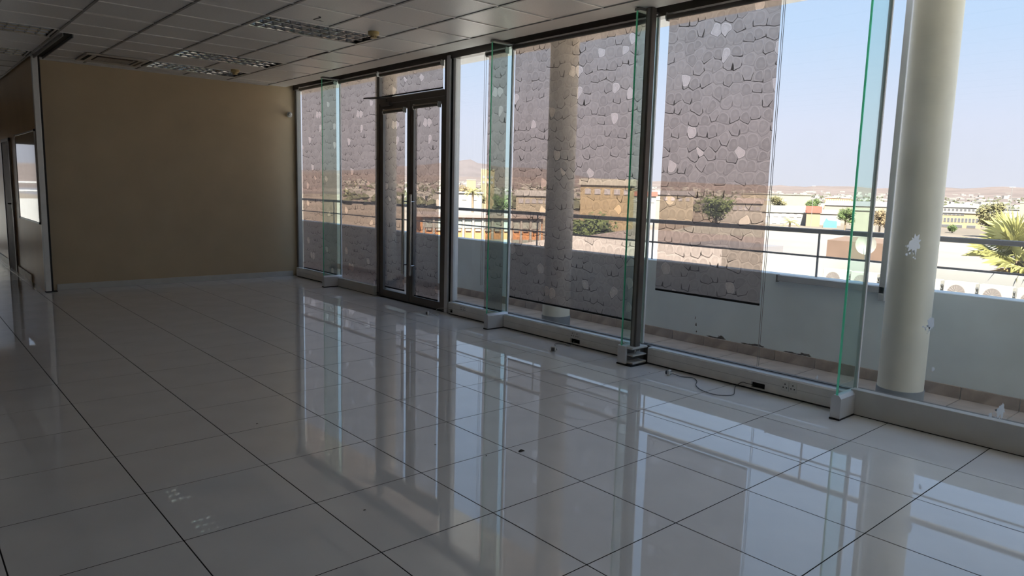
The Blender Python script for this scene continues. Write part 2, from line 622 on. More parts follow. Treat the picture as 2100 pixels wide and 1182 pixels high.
def tile_mb(sx_, sy_, top=0.0, th=0.012, c=0.0006):
    b = MB()
    hx, hy = sx_ / 2, sy_ / 2
    v = [(-hx, -hy, -th), (hx, -hy, -th), (hx, hy, -th), (-hx, hy, -th),
         (-hx, -hy, -c), (hx, -hy, -c), (hx, hy, -c), (-hx, hy, -c),
         (-hx + c, -hy + c, 0), (hx - c, -hy + c, 0), (hx - c, hy - c, 0), (-hx + c, hy - c, 0)]
    f = [(0, 1, 5, 4), (1, 2, 6, 5), (2, 3, 7, 6), (3, 0, 4, 7), (4, 5, 9, 8), (5, 6, 10, 9), (6, 7, 11, 10), (7, 4, 8, 11), (8, 9, 10, 11)]
    return b.add(v, f)


rest = MB()
tile_cache = {}
for ia in range(-6, 7):
    for ib in range(-9, 26):
        x0, x1 = ia * .6, ia * .6 + .6
        y0, y1 = ib * .6, ib * .6 + .6
        x0, x1 = max(x0, ROOM_X0), min(x1, 4.236)
        y0, y1 = max(y0, ROOM_Y0), min(y1, ROOM_Y1)
        if x1 - x0 < .03 or y1 - y0 < .03:
            continue
        if y0 > 8.2 and x0 > 0.7:
            continue
        w, h = x1 - x0 - .0055, y1 - y0 - .0055
        cx, cy = (x0 + x1) / 2, (y0 + y1) / 2
        vis = any(seen((x, y, 0), 0.02) for x in (x0, cx, x1) for y in (y0, cy, y1))
        if vis and y0 < 13:
            k = (round(w, 3), round(h, 3))
            if k not in tile_cache:
                tile_cache[k] = tile_mb(w, h).mesh('floor_tile', 'floor_tile')
            place(tile_cache[k], 'floor_tile', (cx, cy, 0), floor, (random.uniform(-1, 1) * 6e-4, random.uniform(-1, 1) * 6e-4, 0))
        else:
            tb = tile_mb(w, h)
            rest.add([q + Vector((cx, cy, 0)) for q in tb.v], tb.f)
tag(rest.build('floor_tile_field', 'floor_tile', floor), kind='stuff')

# walls
def struct(mb, name, m, parent=None):
    o = mb.build(name, m, parent)
    if parent is None:
        o['kind'] = 'structure'
    return o


WT = 3.45
tag(struct(bx(0.76, 4.32, 8.20, 8.35, 0, WT), 'wall_back', 'beige_wall'), 'plain beige end wall of the room', 'wall')
tag(struct(bx(0.68, 0.745, 8.09, ROOM_Y1, 0, WT), 'wall_left', 'partition_wall'), 'beige partition wall along the corridor', 'wall')
tag(struct(bx(ROOM_X0 - .15, ROOM_X0, ROOM_Y0, ROOM_Y1, 0, WT), 'wall_west', 'beige_wall'), 'beige wall on the far side of the corridor', 'wall')
tag(struct(bx(ROOM_X0 - .15, 4.32, ROOM_Y0 - .15, ROOM_Y0, 0, WT), 'wall_rear', 'beige_wall'), 'beige wall behind the viewer', 'wall')
we = MB()
we.box(ROOM_X0, -0.42, ROOM_Y1, ROOM_Y1 + .15, 0, WT)
we.box(-0.42, 0.68, ROOM_Y1, ROOM_Y1 + .15, 2.25, WT)
tag(struct(we, 'wall_end', 'beige_wall'), 'beige corridor end wall with a glazed opening', 'wall')
tag(struct(bx(0.82, 4.16, 8.185, 8.20, 0, 0.082, ch=.003), 'baseboard_back', 'skirting_white'), 'white skirting along the beige end wall', 'skirting')
tag(struct(bx(0.664, 0.68, 9.2, 10.62, 0, 0.11), 'baseboard_left', 'skirting_stained'), 'stained skirting under the whiteboard wall', 'skirting')
tag(struct(bx(0.664, 0.68, 11.56, ROOM_Y1, 0, 0.11), 'baseboard_corridor', 'skirting_white'), 'white skirting beyond the grey corridor door', 'skirting')
# metal corner post where partition and end wall meet
cp = MB()
cp.box(0.668, 0.735, 8.03, 8.09, 0.012, CZ - .004, ch=.004)
cpo = tag(struct(cp, 'trim_1', 'aluminium'), 'pale metal corner post between partition and end wall', 'corner post')
MB().box(0.735, 0.76, 8.05, 8.2, 0, CZ).build('shadow_channel', 'black_rubber', cpo)
MB().box(0.664, 0.80, 8.02, 8.10, 0, 0.012).build('foot', 'black_rubber', cpo)
# wall angle under the ceiling
tag(struct(bx(0.76, 3.80, 8.175, 8.20, CZ - .022, CZ + .0), 'trim_2', 'grid_metal'), 'pale wall angle under the ceiling tiles', 'trim')

# corridor door with frame in the partition
d2 = thing('door_2', (0.675, 11.1, 0), 'grey flush door in the corridor partition', 'door', kind='structure')
MB().box(0.660, 0.680, 10.66, 11.52, 0, 2.05, ch=.002).build('door_leaf', 'door_grey', d2)
fr = MB()
fr.box(0.652, 0.684, 11.52, 11.57, 0, 2.10)
fr.box(0.652, 0.684, 10.61, 10.66, 0, 2.10)
fr.box(0.652, 0.684, 10.61, 11.57, 2.05, 2.10)
fr.build('door_frame', 'frame_grey', d2)
hb = MB().cyl((0.66, 10.75, 1.08), (0.615, 10.75, 1.08), .012, n=10)
hb.cyl((0.615, 10.75, 1.08), (0.615, 10.87, 1.08), .010, n=10)
hb.box(0.653, 0.66, 10.725, 10.775, .98, 1.16, ch=.002)
hb.build('door_handle', 'anodised_dark', d2)

# glazed opening at the corridor's end, with the balcony beyond
w0 = thing('window_0', (0.13, ROOM_Y1 + .07, 0), 'glazed opening at the end of the corridor', 'window', kind='structure')
fb = MB()
fb.box(-0.42, -0.36, 15.53, 15.60, 0, 2.25)
fb.box(0.62, 0.68, 15.53, 15.60, 0, 2.25)
fb.box(-0.36, 0.62, 15.53, 15.60, 2.19, 2.25)
fb.box(-0.36, 0.62, 15.53, 15.60, 0, 0.07)
fb.build('window_frame', 'aluminium', w0)
MB().box(-0.36, 0.62, 15.56, 15.57, 0.07, 2.19).build('pane', 'window_glass', w0)

# ------------------------------------------------------------------ ceiling: slab, grid bars, tiles
ceil = tag(bx(ROOM_X0 - .15, 4.30, ROOM_Y0 - .15, ROOM_Y1 + .15, WT, WT + .25).build('ceiling', 'plenum'), 'suspended ceiling of pale square tiles in a metal grid', 'ceiling', kind='structure')
XL = [0.65 + .63 * i for i in range(6)]
YL = [2.42 + .605 * i for i in range(-12, 10)]
XLc = [0.65 - .62 * i for i in range(8)]
YLc = [4.72 + .59 * i for i in range(-16, 19)]
FIXT = {(2, 2): 'a', (3, 2): 'a', (2, 6): 'b', (3, 6): 'b', (2, 8): 'c', (3, 8): 'c'}
CASS = {(0, 8), (1, 8)}


HOLES = []


def bar(x0, x1, y0, y1):
    along_y = (y1 - y0) > (x1 - x0)
    c_ = (x0 + x1) / 2 if along_y else (y0 + y1) / 2
    cuts = []
    for hx0, hx1, hy0, hy1 in HOLES:
        if along_y and hx0 + .05 < c_ < hx1 - .05 and hy0 < y1 and hy1 > y0:
            cuts.append((hy0, hy1))
        if not along_y and hy0 + .05 < c_ < hy1 - .05 and hx0 < x1 and hx1 > x0:
            cuts.append((hx0, hx1))
    if cuts:
        a = y0 if along_y else x0
        for c0, c1 in sorted(cuts) + [(y1 if along_y else x1, None)]:
            if c0 - a > .03:
                seg = (x0, x1, a, c0) if along_y else (a, c0, y0, y1)
                MB().box(*seg, CZ - .006, CZ + .02).build('grid_bar', 'grid_shaded' if along_y else 'grid_lit', ceil)
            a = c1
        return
    return MB().box(x0, x1, y0, y1, CZ - .006, CZ + .02).build('grid_bar', 'grid_shaded' if along_y else 'grid_lit', ceil)


HOLES += [(XL[2], XL[4], YL[14], YL[15]), (XL[2], XL[4], YL[18], YL[19]), (XL[2], XL[4], YL[20], YL[21]),
          (XLc[2], XLc[0], YLc[18], YLc[19]), (XLc[2], XLc[0], YLc[21], YLc[22]), (1.13, 1.84, 7.22, 7.90)]
for x in XL[:-1]:
    bar(x - .012, x + .012, ROOM_Y0, 8.2 if x > .7 else 8.03)
bar(0.65 - .012, .65 + .012, 8.04, ROOM_Y1)
for y in YL:
    if ROOM_Y0 < y < 8.15:
        bar(.662, 3.80, y - .008, y + .008)
for x in XLc[1:]:
    if x > ROOM_X0 + .05:
        bar(x - .012, x + .012, ROOM_Y0, ROOM_Y1)
for y in YLc:
    if ROOM_Y0 < y < ROOM_Y1:
        bar(ROOM_X0, .638, y - .008, y + .008)

ctile_cache = {}
crest = MB()


def ctile(x0, x1, y0, y1, z=CZ):
    w, h = x1 - x0 - .012, y1 - y0 - .012
    cx, cy = (x0 + x1) / 2, (y0 + y1) / 2
    vis = any(seen((x, y, z), 0.02) for x in (x0, cx, x1) for y in (y0, cy, y1))
    if vis:
        k = (round(w, 3), round(h, 3))
        if k not in ctile_cache:
            ctile_cache[k] = MB().box(-w / 2, w / 2, -h / 2, h / 2, 0, .015, ch=.0025).mesh('ceiling_tile', 'ceiling_tile')
        place(ctile_cache[k], 'ceiling_tile', (cx, cy, z), ceil)
    else:
        crest.box(x0 + .006, x1 - .006, y0 + .006, y1 - .006, z, z + .015)


for i in range(len(XL) - 1):
    for j, y in enumerate(YL):
        kk = j - 12
        y0, y1 = max(y, ROOM_Y0), min(y + .605, 8.19)
        x0, x1 = XL[i], XL[i + 1]
        if y1 - y0 < .05 or (i, kk) in FIXT or (i, kk) in CASS and i == 1:
            continue
        if i == 0 and kk == 3:
            y1 -= 0          # whole tile
        if i == 0 and kk == 4:
            y0 -= 0
        if i == 0 and kk == 3:
            ctile(x0, x1, y0, y1 - .045)      # slipped tile leaves an open slot
            continue
        if i == 3 and kk == 4:
            ctile(x0, x1 - .03, y0, y1)       # slipped tile near the windows
            continue
        ctile(x0, x1, y0, y1)
LIGHTC = {(0, 18): 'd', (1, 18): 'd', (0, 21): 'e', (1, 21): 'e'}
for i in range(len(XLc) - 1):
    for j, y in enumerate(YLc):
        y0, y1 = max(y, ROOM_Y0), min(y + .59, ROOM_Y1)
        x1, x0 = XLc[i], max(XLc[i + 1], ROOM_X0)
        if y1 - y0 < .05 or x1 - x0 < .05 or (i, j) in LIGHTC:
            continue
        ctile(x0, x1, y0, y1)
tag(crest.build('ceiling_tile_field', 'ceiling_tile', ceil), kind='stuff')
# hairline damage on one tile
ck = MB()
pth = [(2.275, 3.318), (2.306, 3.352), (2.287, 3.465), (2.352, 3.470), (2.40, 3.48)]
for (a, b), (c, d) in zip(pth, pth[1:]):
    v = Vector((c - a, d - b, 0))
    n = Vector((-v.y, v.x, 0)).normalized() * .011
    ck.quad((a - n.x, b - n.y, CZ - .0012), (a + n.x, b + n.y, CZ - .0012), (c + n.x * .4, d + n.y * .4, CZ - .0012), (c - n.x * .4, d - n.y * .4, CZ - .0012))
ck.build('crack', 'dark_hole', ceil)

# plaster margin above the windows, head recess and lintel
bh = MB()
bh.box(3.80, 4.08, ROOM_Y0, 8.20, CZ - .008, CZ + .06)
bh.box(4.06, 4.08, ROOM_Y0, 8.20, CZ + .06, WT)
tag(struct(bh, 'trim_3', 'plaster'), 'plaster margin between ceiling tiles and window head', 'trim')
hd = MB()
hd.box(4.21, 4.31, ROOM_Y0, 8.20, 2.99, WT)
hd.box(4.08, 4.21, ROOM_Y0, 8.20, 3.07, 3.12)
tag(struct(hd, 'trim_4', 'anodised_dark'), 'dark metal head frame along the top of the windows', 'window head')

# ------------------------------------------------------------------ window wall
FINS = [-4.75, -2.85, -0.94, 0.97, 2.86, 6.68]


def window(n, y0, y1, label, zs=0.155, face=False, split=()):
    w = thing('window_%d' % n, (GX, (y0 + y1) / 2, 0), label, 'window', kind='structure')
    s = MB()
    s.prism([(4.236, 0), (4.31, 0), (4.31, zs), (4.272, zs), (4.272, zs - .02), (4.246, zs - .02), (4.246, zs), (4.236, zs - .004)], 'y', y0, y1)
    s.build('window_sill', 'anodised_dark', w)
    if face:
        MB().box(4.17, 4.236, y0, y1, 0.006, zs + .012, ch=.003).build('kicker', 'kicker_grey', w)
        MB().box(4.175, 4.23, y0, y1, 0, .006).build('shadow_gap', 'black_rubber', w)
    ys = [y0] + list(split) + [y1]
    for a, b in zip(ys, ys[1:]):
        MB().box(4.254, 4.264, a + .003, b - .003, zs - .015, 3.0).build('pane', 'window_glass', w)
    return w


win_a = window(1, -2.85, -0.94, 'clear full height window at the right of the room', .17, True)
window(7, -4.9, -2.85, 'clear full height window beside the viewer', .17, True)
win_b = window(2, -0.94, 0.97, 'full height window with a half lowered blind', .155)
win_c = window(3, 0.97, 2.86, 'full height window behind the widest blind', .155)
win_d = window(4, 2.86, 3.860, 'narrow clear window beside the glass door', .155)
win_e = window(5, 5.60, 6.68, 'full height window left of the glass door', .12, True)
win_f = window(6, 6.68, 8.135, 'full height window next to the end wall', .12)
# jambs
tag(struct(bx(4.235, 4.31, 8.135, 8.20, 0, 3.0, ch=.003), 'trim_5', 'frame_grey'), 'grey metal jamb where the windows meet the end wall', 'window jamb')
jb = thing('trim_6', (4.24, 3.97, 0), 'pale metal mullion right of the glass door', 'mullion', kind='structure')
MB().box(4.20, 4.31, 3.925, 3.988, 0, 3.03, ch=.004).build('mullion_post', 'aluminium', jb)
MB().box(4.225, 4.31, 3.905, 3.925, 0, 3.0).build('shadow_gap', 'black_rubber', jb)
MB().box(4.235, 4.31, 3.860, 3.905, 0.02, 3.0, ch=.003).build('white_strip', 'white_paint', jb)


def splash(cx, cz, s, parent, seed, x=4.2655):
    rnd = random.Random(seed)
    b = MB()
    n = 26
    v = [(x, cx, cz)]
    for i in range(n):
        a = 2 * math.pi * i / n
        r = s * (.45 + .55 * rnd.random()) * (1 + .9 * max(0, math.cos(a - 4.2)))
        v.append((x, cx - r * .7 * math.cos(a), cz + r * math.sin(a) * 1.2))
    b.add(v, [(0, 1 + i, 1 + (i + 1) % n) for i in range(n)])
    for k in range(9):
        a = 4.1 + rnd.uniform(-.7, .7)
        r = s * rnd.uniform(1.1, 2.4)
        q = s * rnd.uniform(.06, .16)
        y, z = cx - r * .7 * math.cos(a), cz + r * math.sin(a)
        b.quad((x, y - q, z - q), (x, y + q, z - q * .5), (x, y + q, z + q), (x, y - q, z + q * 1.8))
    b.build('paint_splash', 'splash', parent)


for k, (y, z, s) in enumerate(((-1.23, 1.235, .034), (-1.374, .715, .024), (-1.816, .241, .024), (-1.763, .19, .010), (-1.415, .413, .010))):
    splash(y, z, s * 1.45, win_a, 40 + k)
splash(-.652, .19, .012, win_b, 60)


# glass fins
def fin(y, label, shoe=True):
    t = thing('glass_fin', (4.08, y, 0), label, 'glass fin', 'glass fins bracing the window wall')
    MB().box(3.962, 4.236, y - .006, y + .006, .160, 3.0).build('fin_pane', 'fin_glass', t)
    e = MB().box(3.955, 3.9625, y - .0066, y + .0066, .160, 3.0)
    e.build('fin_edge', 'glass_edge', t)
    MB().box(4.236, 4.254, y - .013, y + .013, .155, 3.0).build('sealant', 'white_paint', t)
    MB().box(3.955, 4.21, y - .03, y + .03, 3.0, 3.022, ch=.003).build('head_shoe', 'frame_grey', t)
    if shoe:
        s = MB().prism([(y - .034, .012), (y + .034, .012), (y + .034, .150), (y + .018, .172), (y - .018, .172), (y - .034, .150)], 'x', 3.95, 4.236)
        s.build('foot_shoe', 'aluminium', t)
        MB().box(3.945, 4.20, y - .036, y + .036, 0, .012).build('foot_pad', 'black_rubber', t)
    return t


fin(-0.94, 'glass fin in the clear right part of the window wall')
f2 = fin(0.97, 'glass fin beside the dark steel post, foot cover missing', shoe=False)
fin(2.86, 'glass fin in front of the narrow hanging blind strip')
fin(6.68, 'glass fin nearest the beige end wall')
# opened foot of the second fin
MB().box(3.95, 3.975, .915, 1.008, .012, .170, ch=.003).build('foot_end_plate', 'aluminium', f2)
MB().box(3.975, 4.236, .94, 1.005, .012, .150).build('foot_core', 'frame_grey', f2)
MB().box(3.96, 4.165, .845, 1.006, .150, .166, ch=.002).build('foot_top_plate', 'skirting_white', f2)
MB().box(3.975, 4.16, .85, .96, .085, .096, ch=.002).build('foot_bracket', 'skirting_white', f2)
MB().box(3.975, 4.16, .85, .96, .014, .032, ch=.002).build('foot_bracket', 'skirting_white', f2)
MB().cyl((4.06, .90, .096), (4.06, .90, .150), .011, n=10).build('foot_bolt', 'steel', f2)
MB().cyl((4.10, .88, .120), (4.10, .94, .120), .009, n=10).build('foot_bolt', 'socket_white', f2)
MB().box(3.945, 4.20, .84, 1.01, 0, .012).build('foot_pad', 'black_rubber', f2)

# steel post
sp = thing('steel_post', (4.052, .897, .166), 'dark square steel post rising from the uncovered fin foot', 'post')
MB().box(4.02, 4.085, .864, .930, .166, 3.025, ch=.004).build('post_tube', 'anodised_dark', sp)
MB().box(4.015, 4.02, .884, .910, .166, 3.02).build('cover_strip', 'frame_grey', sp)


# power trunking along the sill
def socket_pair(t, y, z, x=4.164):
    for k in (0, 1):
        yy = y - k * .062
        s = MB().box(x - .004, x + .002, yy - .030, yy + .030, z - .036, z + .036, ch=.002).build('socket', 'socket_white', t)
        h = MB()
        for dy, dz in ((0, .016), (-.013, -.010), (.013, -.010)):
            h.cyl((x - .0046, yy + dy, z + dz), (x - .002, yy + dy, z + dz), .0052, n=8)
        h.build('socket_holes', 'dark_hole', s)


def trunking(y0, y1, label, sock=None, cut=None):
    t = thing('power_trunking', (4.2, (y0 + y1) / 2, 0), label, 'power trunking', 'power trunking runs along the window sills')
    x0, x1 = 4.166, 4.236
    if cut:
        c0, c1 = min(cut), max(cut)
        b = MB()
        b.box(x0, x1, y0, c0, .014, .140, ch=.0015)
        b.box(x0, x1, c1, y1, .014, .140, ch=.0015)
        b.box(x0, x1, c0, c1, .066, .140)
        b.box(x0, x1, c0, c1, .014, .022)
        b.build('trunking_body', 'trunking', t)
        MB().box(x0 + .022, x0 + .026, c0, c1, .022, .066).build('cutout_back', 'dark_hole', t)
    else:
        bx(x0, x1, y0, y1, .014, .140, ch=.0015).build('trunking_body', 'trunking', t)
    MB().box(x0 - .0008, x0, y0, y1, .082, .0835).build('lid_seam', 'frame_grey', t)
    MB().prism([(x0, .140), (x1, .140), (x1, .150), (x0 + .012, .150)], 'y', y0, y1).build('top_lip', 'trunking_lip', t)
    MB().box(x0 + .012, x1, y0, y1, 0, .014).build('shadow_gap', 'black_rubber', t)
    if sock:
        socket_pair(t, *sock)
    return t


trunking(-0.90, .842, 'sill trunking with twin socket and dark cut-out under the half lowered blind', (-.46, .092), (-.294, -.179))
trunking(1.012, 2.822, 'sill trunking with a socket above its cut-out under the widest blind', (1.766, .105), (1.671, 1.799))
trunking(2.90, 3.848, 'short sill trunking with a cut-out at its end beside the door', (3.585, .105), (3.765, 3.832))
trunking(6.72, 8.07, 'sill trunking in the far corner by the end wall')

# ------------------------------------------------------------------ glass double door
dr = thing('door_1', (4.25, 4.82, 0), 'dark framed glass double door with long pull handles', 'door', kind='structure')
DX0, DX1 = 4.215, 4.285
fr = MB()
fr.box(DX0, DX1, 5.53, 5.60, 0, 3.0)
fr.box(DX0, DX1, 3.99, 4.045, 0, 3.0)
fr.box(DX0, DX1, 4.045, 5.53, 2.585, 2.655)
fr.build('door_frame', 'anodised_dark', dr)
MB().box(4.254, 4.264, 4.045, 5.53, 2.655, 3.0).build('transom_pane', 'door_glass', dr)
MB().box(DX0 - .004, DX0, 4.06, 5.40, 2.650, 2.662).build('drip_strip', 'steel', dr)


def leaf(y0, y1, gy0, gy1, hy):
    b = MB()
    b.box(4.222, 4.278, y0, gy0, .012, 2.58, ch=.002)
    b.box(4.222, 4.278, gy1, y1, .012, 2.58, ch=.002)
    b.box(4.222, 4.278, gy0, gy1, 2.495, 2.58, ch=.002)
    b.box(4.222, 4.278, gy0, gy1, .012, .105, ch=.002)
    l = b.build('door_leaf', 'anodised_dark', dr)
    MB().box(4.246, 4.254, gy0, gy1, .105, 2.495).build('leaf_pane', 'door_glass', l)
    h = MB().cyl((4.165, hy, .375), (4.165, hy, 1.41), .0155, n=14)
    for z in (.50, 1.318):
        h.cyl((4.165, hy, z), (4.224, hy, z), .008, n=10)
    h.build('pull_handle', 'steel', l)
    return l


l1 = leaf(4.795, 5.525, 4.862, 5.448, 4.862)
l2 = leaf(4.05, 4.785, 4.113, 4.712, 4.690)
MB().box(4.214, 4.222, 4.735, 4.775, .93, 1.02, ch=.002).build('lock_plate', 'black_rubber', l2)
c = MB().box(4.165, 4.213, 5.20, 5.43, 2.545, 2.59, ch=.004)
c.cyl((4.18, 5.30, 2.59), (4.18, 5.30, 2.632), .012, n=10)
c.build('door_closer', 'anodised_dark', dr)
c = MB().tube([(4.18, 5.30, 2.64), (4.10, 5.50, 2.645), (4.03, 5.62, 2.648)], .008, 6)
c.tube([(4.03, 5.62, 2.652), (4.12, 5.36, 2.655), (4.20, 5.18, 2.655)], .008, 6)
c.build('closer_arm', 'anodised_dark', dr)


# ------------------------------------------------------------------ roller blinds
def blind(y0, y1, z0, z1, label, x=4.198, tr=.023, bar_h=.018, chain=None, brack=True):
    yc = (y0 + y1) / 2
    t = thing('roller_blind', (x, yc, z0), label, 'roller blind', 'pebble patterned roller blinds')
    MB().cyl((x, y0 - .004, z1), (x, y1 + .004, z1), tr, n=20).build('roller_tube', 'anodised_dark', t)
    n, k = 14, 10
    b = MB()
    v, f = [], []
    ph = random.uniform(0, 6)
    for i in range(n + 1):
        for j in range(k + 1):
            s, u = i / n, j / k
            y = y0 + (y1 - y0) * u
            z = z0 + .008 + (z1 - z0 - .008) * s
            xx = x + tr * .9 + (1 - s) * .002 * math.sin(ph + 5 * u)
            v.append((xx, y, z))
    m = len(v)
    for i in range(n):
        for j in range(k):
            a = i * (k + 1) + j
            f.append((a, a + 1, a + k + 2, a + k + 1))
    b.add(v, f)
    o = b.build('fabric', 'pebble_screen_fabric', t)
    MB().box(x + tr * .9 - .006, x + tr * .9 + .006, y0, y1, z0, z0 + bar_h, ch=.003).build('bottom_bar', 'black_rubber', t)
    if brack:
        for yy, s in ((y0 - .004, -1), (y1 + .004, 1)):
            q = MB().box(x - .020, x + .030, yy, yy + s * .006, z1 - .032, z1 + .036, ch=.002)
            q.cyl((x, yy, z1), (x, yy + s * .010, z1), .026, n=16)
            q.build('bracket', 'socket_white', t)
    MB().box(x - .027, x - .0235, y0, y1, z1 + .010, z1 + .026).build('cover_strip', 'steel', t)
    if chain:
        cy, cz = chain
        for dx in (-.012, .012):
            MB().cyl((x + dx, cy, cz), (x + dx, cy, z1), .0022, n=6).build('bead_chain', 'chain', t)
    return t


blind(-.17, .835, .660, 2.967, 'half lowered pebble blind, edge beside open sky', chain=(-.205, .19))
blind(1.03, 2.792, .338, 2.972, 'widest pebble blind with a column showing through it')
blind(2.915, 3.232, .154, 2.955, 'narrow pebble blind strip behind a glass fin', chain=(3.262, .42))
blind(6.735 + .02, 7.905, .154, 2.978, 'pebble blind in the last bay next to the end wall')
blind(5.545, 6.600, .030, 2.972, 'pebble blind reaching the floor left of the glass door')
blind(4.085, 5.468, 2.668, 2.958, 'short pebble blind in the transom above the double door')
blind(4.878, 5.358, .146, 2.468, 'pebble blind on the left door leaf', x=4.186, tr=.018)
blind(4.122, 4.640, .115, 2.484, 'pebble blind on the right door leaf', x=4.186, tr=.018)


# ------------------------------------------------------------------ ceiling fittings
def fixture(x0, x1, y0, y1, label):
    t = thing('ceiling_light', ((x0 + x1) / 2, (y0 + y1) / 2, CZ), label, 'ceiling light', 'recessed louvred ceiling lights, all off')
    x0, x1, y0, y1 = x0 + .016, x1 - .016, y0 + .016, y1 - .016
    h = MB()
    zt = CZ + .085
    h.box(x0, x1, y0, y1, zt, zt + .01)
    h.box(x0, x0 + .004, y0, y1, CZ, zt)
    h.box(x1 - .004, x1, y0, y1, CZ, zt)
    h.box(x0, x1, y0, y0 + .004, CZ, zt)
    h.box(x0, x1, y1 - .004, y1, CZ, zt)
    h.build('housing', 'housing', t)
    fr = MB()
    w = .018
    fr.box(x0, x1, y0, y0 + w, CZ - .004, CZ + .002)
    fr.box(x0, x1, y1 - w, y1, CZ - .004, CZ + .002)
    fr.box(x0, x0 + w, y0 + w, y1 - w, CZ - .004, CZ + .002)
    fr.box(x1 - w, x1, y0 + w, y1 - w, CZ - .004, CZ + .002)
    fr.build('frame', 'grid_metal', t)
    a0, a1, b0, b1 = x0 + w, x1 - w, y0 + w, y1 - w
    nrow, ncol = 3, 12
    ph = (b1 - b0) / nrow
    for r in range(nrow + 1):
        y = b0 + r * ph
        tk = .022
        s = MB()
        poly = []
        for q in range(5):
            u = q / 4
            poly.append((min(b1, y + .0012 + tk * u ** 1.8), CZ + .002 + .055 * u))
        poly2 = []
        for q in range(4, -1, -1):
            u = q / 4
            poly2.append((max(b0, y - .0012 - tk * u ** 1.8), CZ + .002 + .055 * u))
        s.prism(poly + poly2, 'x', a0, a1)
        s.build('reflector_rail', 'rail_mirror', t)
    pw = (a1 - a0) / ncol
    for c_ in range(1, ncol):
        x = a0 + c_ * pw
        s = MB()
        s.prism([(x - .001, CZ + .002), (x + .001, CZ + .002), (x + .010, CZ + .050), (x - .010, CZ + .050)], 'y', b0, b1)
        s.build('louvre_blade', 'louvre_metal', t)
    for r in range(nrow):
        y = b0 + (r + .5) * ph
        MB().cyl((a0 + .01, y, CZ + .068), (a1 - .01, y, CZ + .068), .013, n=10).build('lamp_tube', 'lamp_tube', t)


fixture(XL[2], XL[4], YL[14], YL[15], 'louvred ceiling light beside the yellowed smoke detector, nearest the camera')
fixture(XL[2], XL[4], YL[18], YL[19], 'middle louvred ceiling light of the row towards the end wall')
fixture(XL[2], XL[4], YL[20], YL[21], 'louvred ceiling light closest to the beige end wall')
fixture(XLc[2], XLc[0] - .01, YLc[18], YLc[19], 'louvred light in the corridor ceiling, nearer the camera')
fixture(XLc[2], XLc[0] - .01, YLc[21], YLc[22], 'louvred light in the corridor ceiling, farther along')


def detector(x, y, label):
    t = thing('smoke_detector', (x, y, CZ), label, 'smoke detector', 'yellowed smoke detectors')
    MB().cyl((x, y, CZ), (x, y, CZ - .026), .056, .056, n=24).build('base_ring', 'yellowed_plastic', t)
    b = MB().cyl((x, y, CZ - .026), (x, y, CZ - .040), .056, .040, n=24)
    b.cyl((x, y, CZ - .040), (x, y, CZ - .062), .034, .030, n=24)
    b.build('sensor_head', 'yellowed_plastic', t)
    g = MB()
    for i in range(12):
        a = 2 * math.pi * i / 12
        g.box(-.002, .002, -.002, .002, 0, .016)
        for q in g.v[-8:]:
            q += Vector((x + .0325 * math.cos(a), y + .0325 * math.sin(a), CZ - .059))
    g.build('vent_slots', 'cassette_grille', t)


detector(2.96, 3.52, 'yellowed smoke detector beside the nearest ceiling light')
detector(2.90, 7.13, 'yellowed smoke detector between the two far ceiling lights')

# cassette air conditioner with a missing piece of panel
ax0, ax1, ay0, ay1 = 1.13, 1.84, 7.22, 7.90
t = thing('ceiling_cassette', ((ax0 + ax1) / 2, (ay0 + ay1) / 2, CZ), 'ceiling cassette air conditioner with brown grille near the end wall', 'air conditioner')
b = MB()
zc0, zc1 = CZ - .022, CZ - .002
b.box(ax0, ax1, ay0, ay0 + .10, zc0, zc1, ch=.004)
b.box(ax0, ax1, ay1 - .10, ay1, zc0, zc1, ch=.004)
b.box(ax0, ax0 + .10, ay0 + .10, ay1 - .10, zc0, zc1, ch=.004)
b.box(ax1 - .10, ax1, ay0 + .10, ay1 - .10, zc0, zc1, ch=.004)
b.build('panel_frame', 'cassette_panel', t)
MB().box(ax0 + .15, ax1 - .15, ay0 + .16, ay1 - .16, zc0 + .004, zc1, ch=.003).build('intake_grille', 'cassette_grille', t)
MB().box(ax0 + .11, ax1 - .11, ay0 + .11, ay1 - .11, zc1 - .006, zc1).build('inner_panel', 'cassette_panel', t)
for k in range(7):
    y = ay0 + .19 + k * .045
    MB().box(ax0 + .16, ax1 - .16, y, y + .010, zc0 + .001, zc0 + .004).build('grille_slat', 'cassette_panel', t)
MB().box(ax0 + .12, ax1 - .12, ay0 + .05, ay0 + .09, zc0 - .0008, zc0 + .002).build('air_slot', 'dark_hole', t)
MB().box(ax0 + .03, ax0 + .075, ay0 + .06, ay1 - .12, zc0 - .0008, zc0 + .002).build('air_slot', 'dark_hole', t)
MB().box(ax1 - .075, ax1 - .04, ay0 + .12, ay1 - .12, zc0 - .0008, zc0 + .002).build('air_slot', 'cassette_grille', t)

# bare partition head track left on the ceiling
t = thing('head_track', (.742, 6.95, CZ), 'dark empty partition track on the ceiling above the corner post', 'ceiling track')
b = MB()
b.box(.690, .700, 6.06, 8.02, CZ - .040, CZ - .0065)
b.box(.784, .794, 6.06, 8.02, CZ - .040, CZ - .0065)
b.build('track_flange', 'frame_grey', t)
MB().box(.700, .784, 6.06, 8.02, CZ - .012, CZ - .0065).build('track_web', 'black_rubber', t)

# motion sensor in the far corner
t = thing('motion_sensor', (4.14, 8.16, 2.60), 'small pale motion sensor in the corner above the far blind', 'sensor')
b = MB().cyl((4.14, 8.19, 2.60), (4.11, 8.11, 2.60), .045, .040, n=16)
b.build('sensor_body', 'socket_white', t)
MB().cyl((4.11, 8.11, 2.60), (4.103, 8.09, 2.592), .034, .016, n=16).build('sensor_lens', 'cord_white', t)
MB().cyl((4.155, 8.20, 2.62), (4.14, 8.15, 2.61), .018, n=10).build('sensor_bracket', 'socket_white', t)

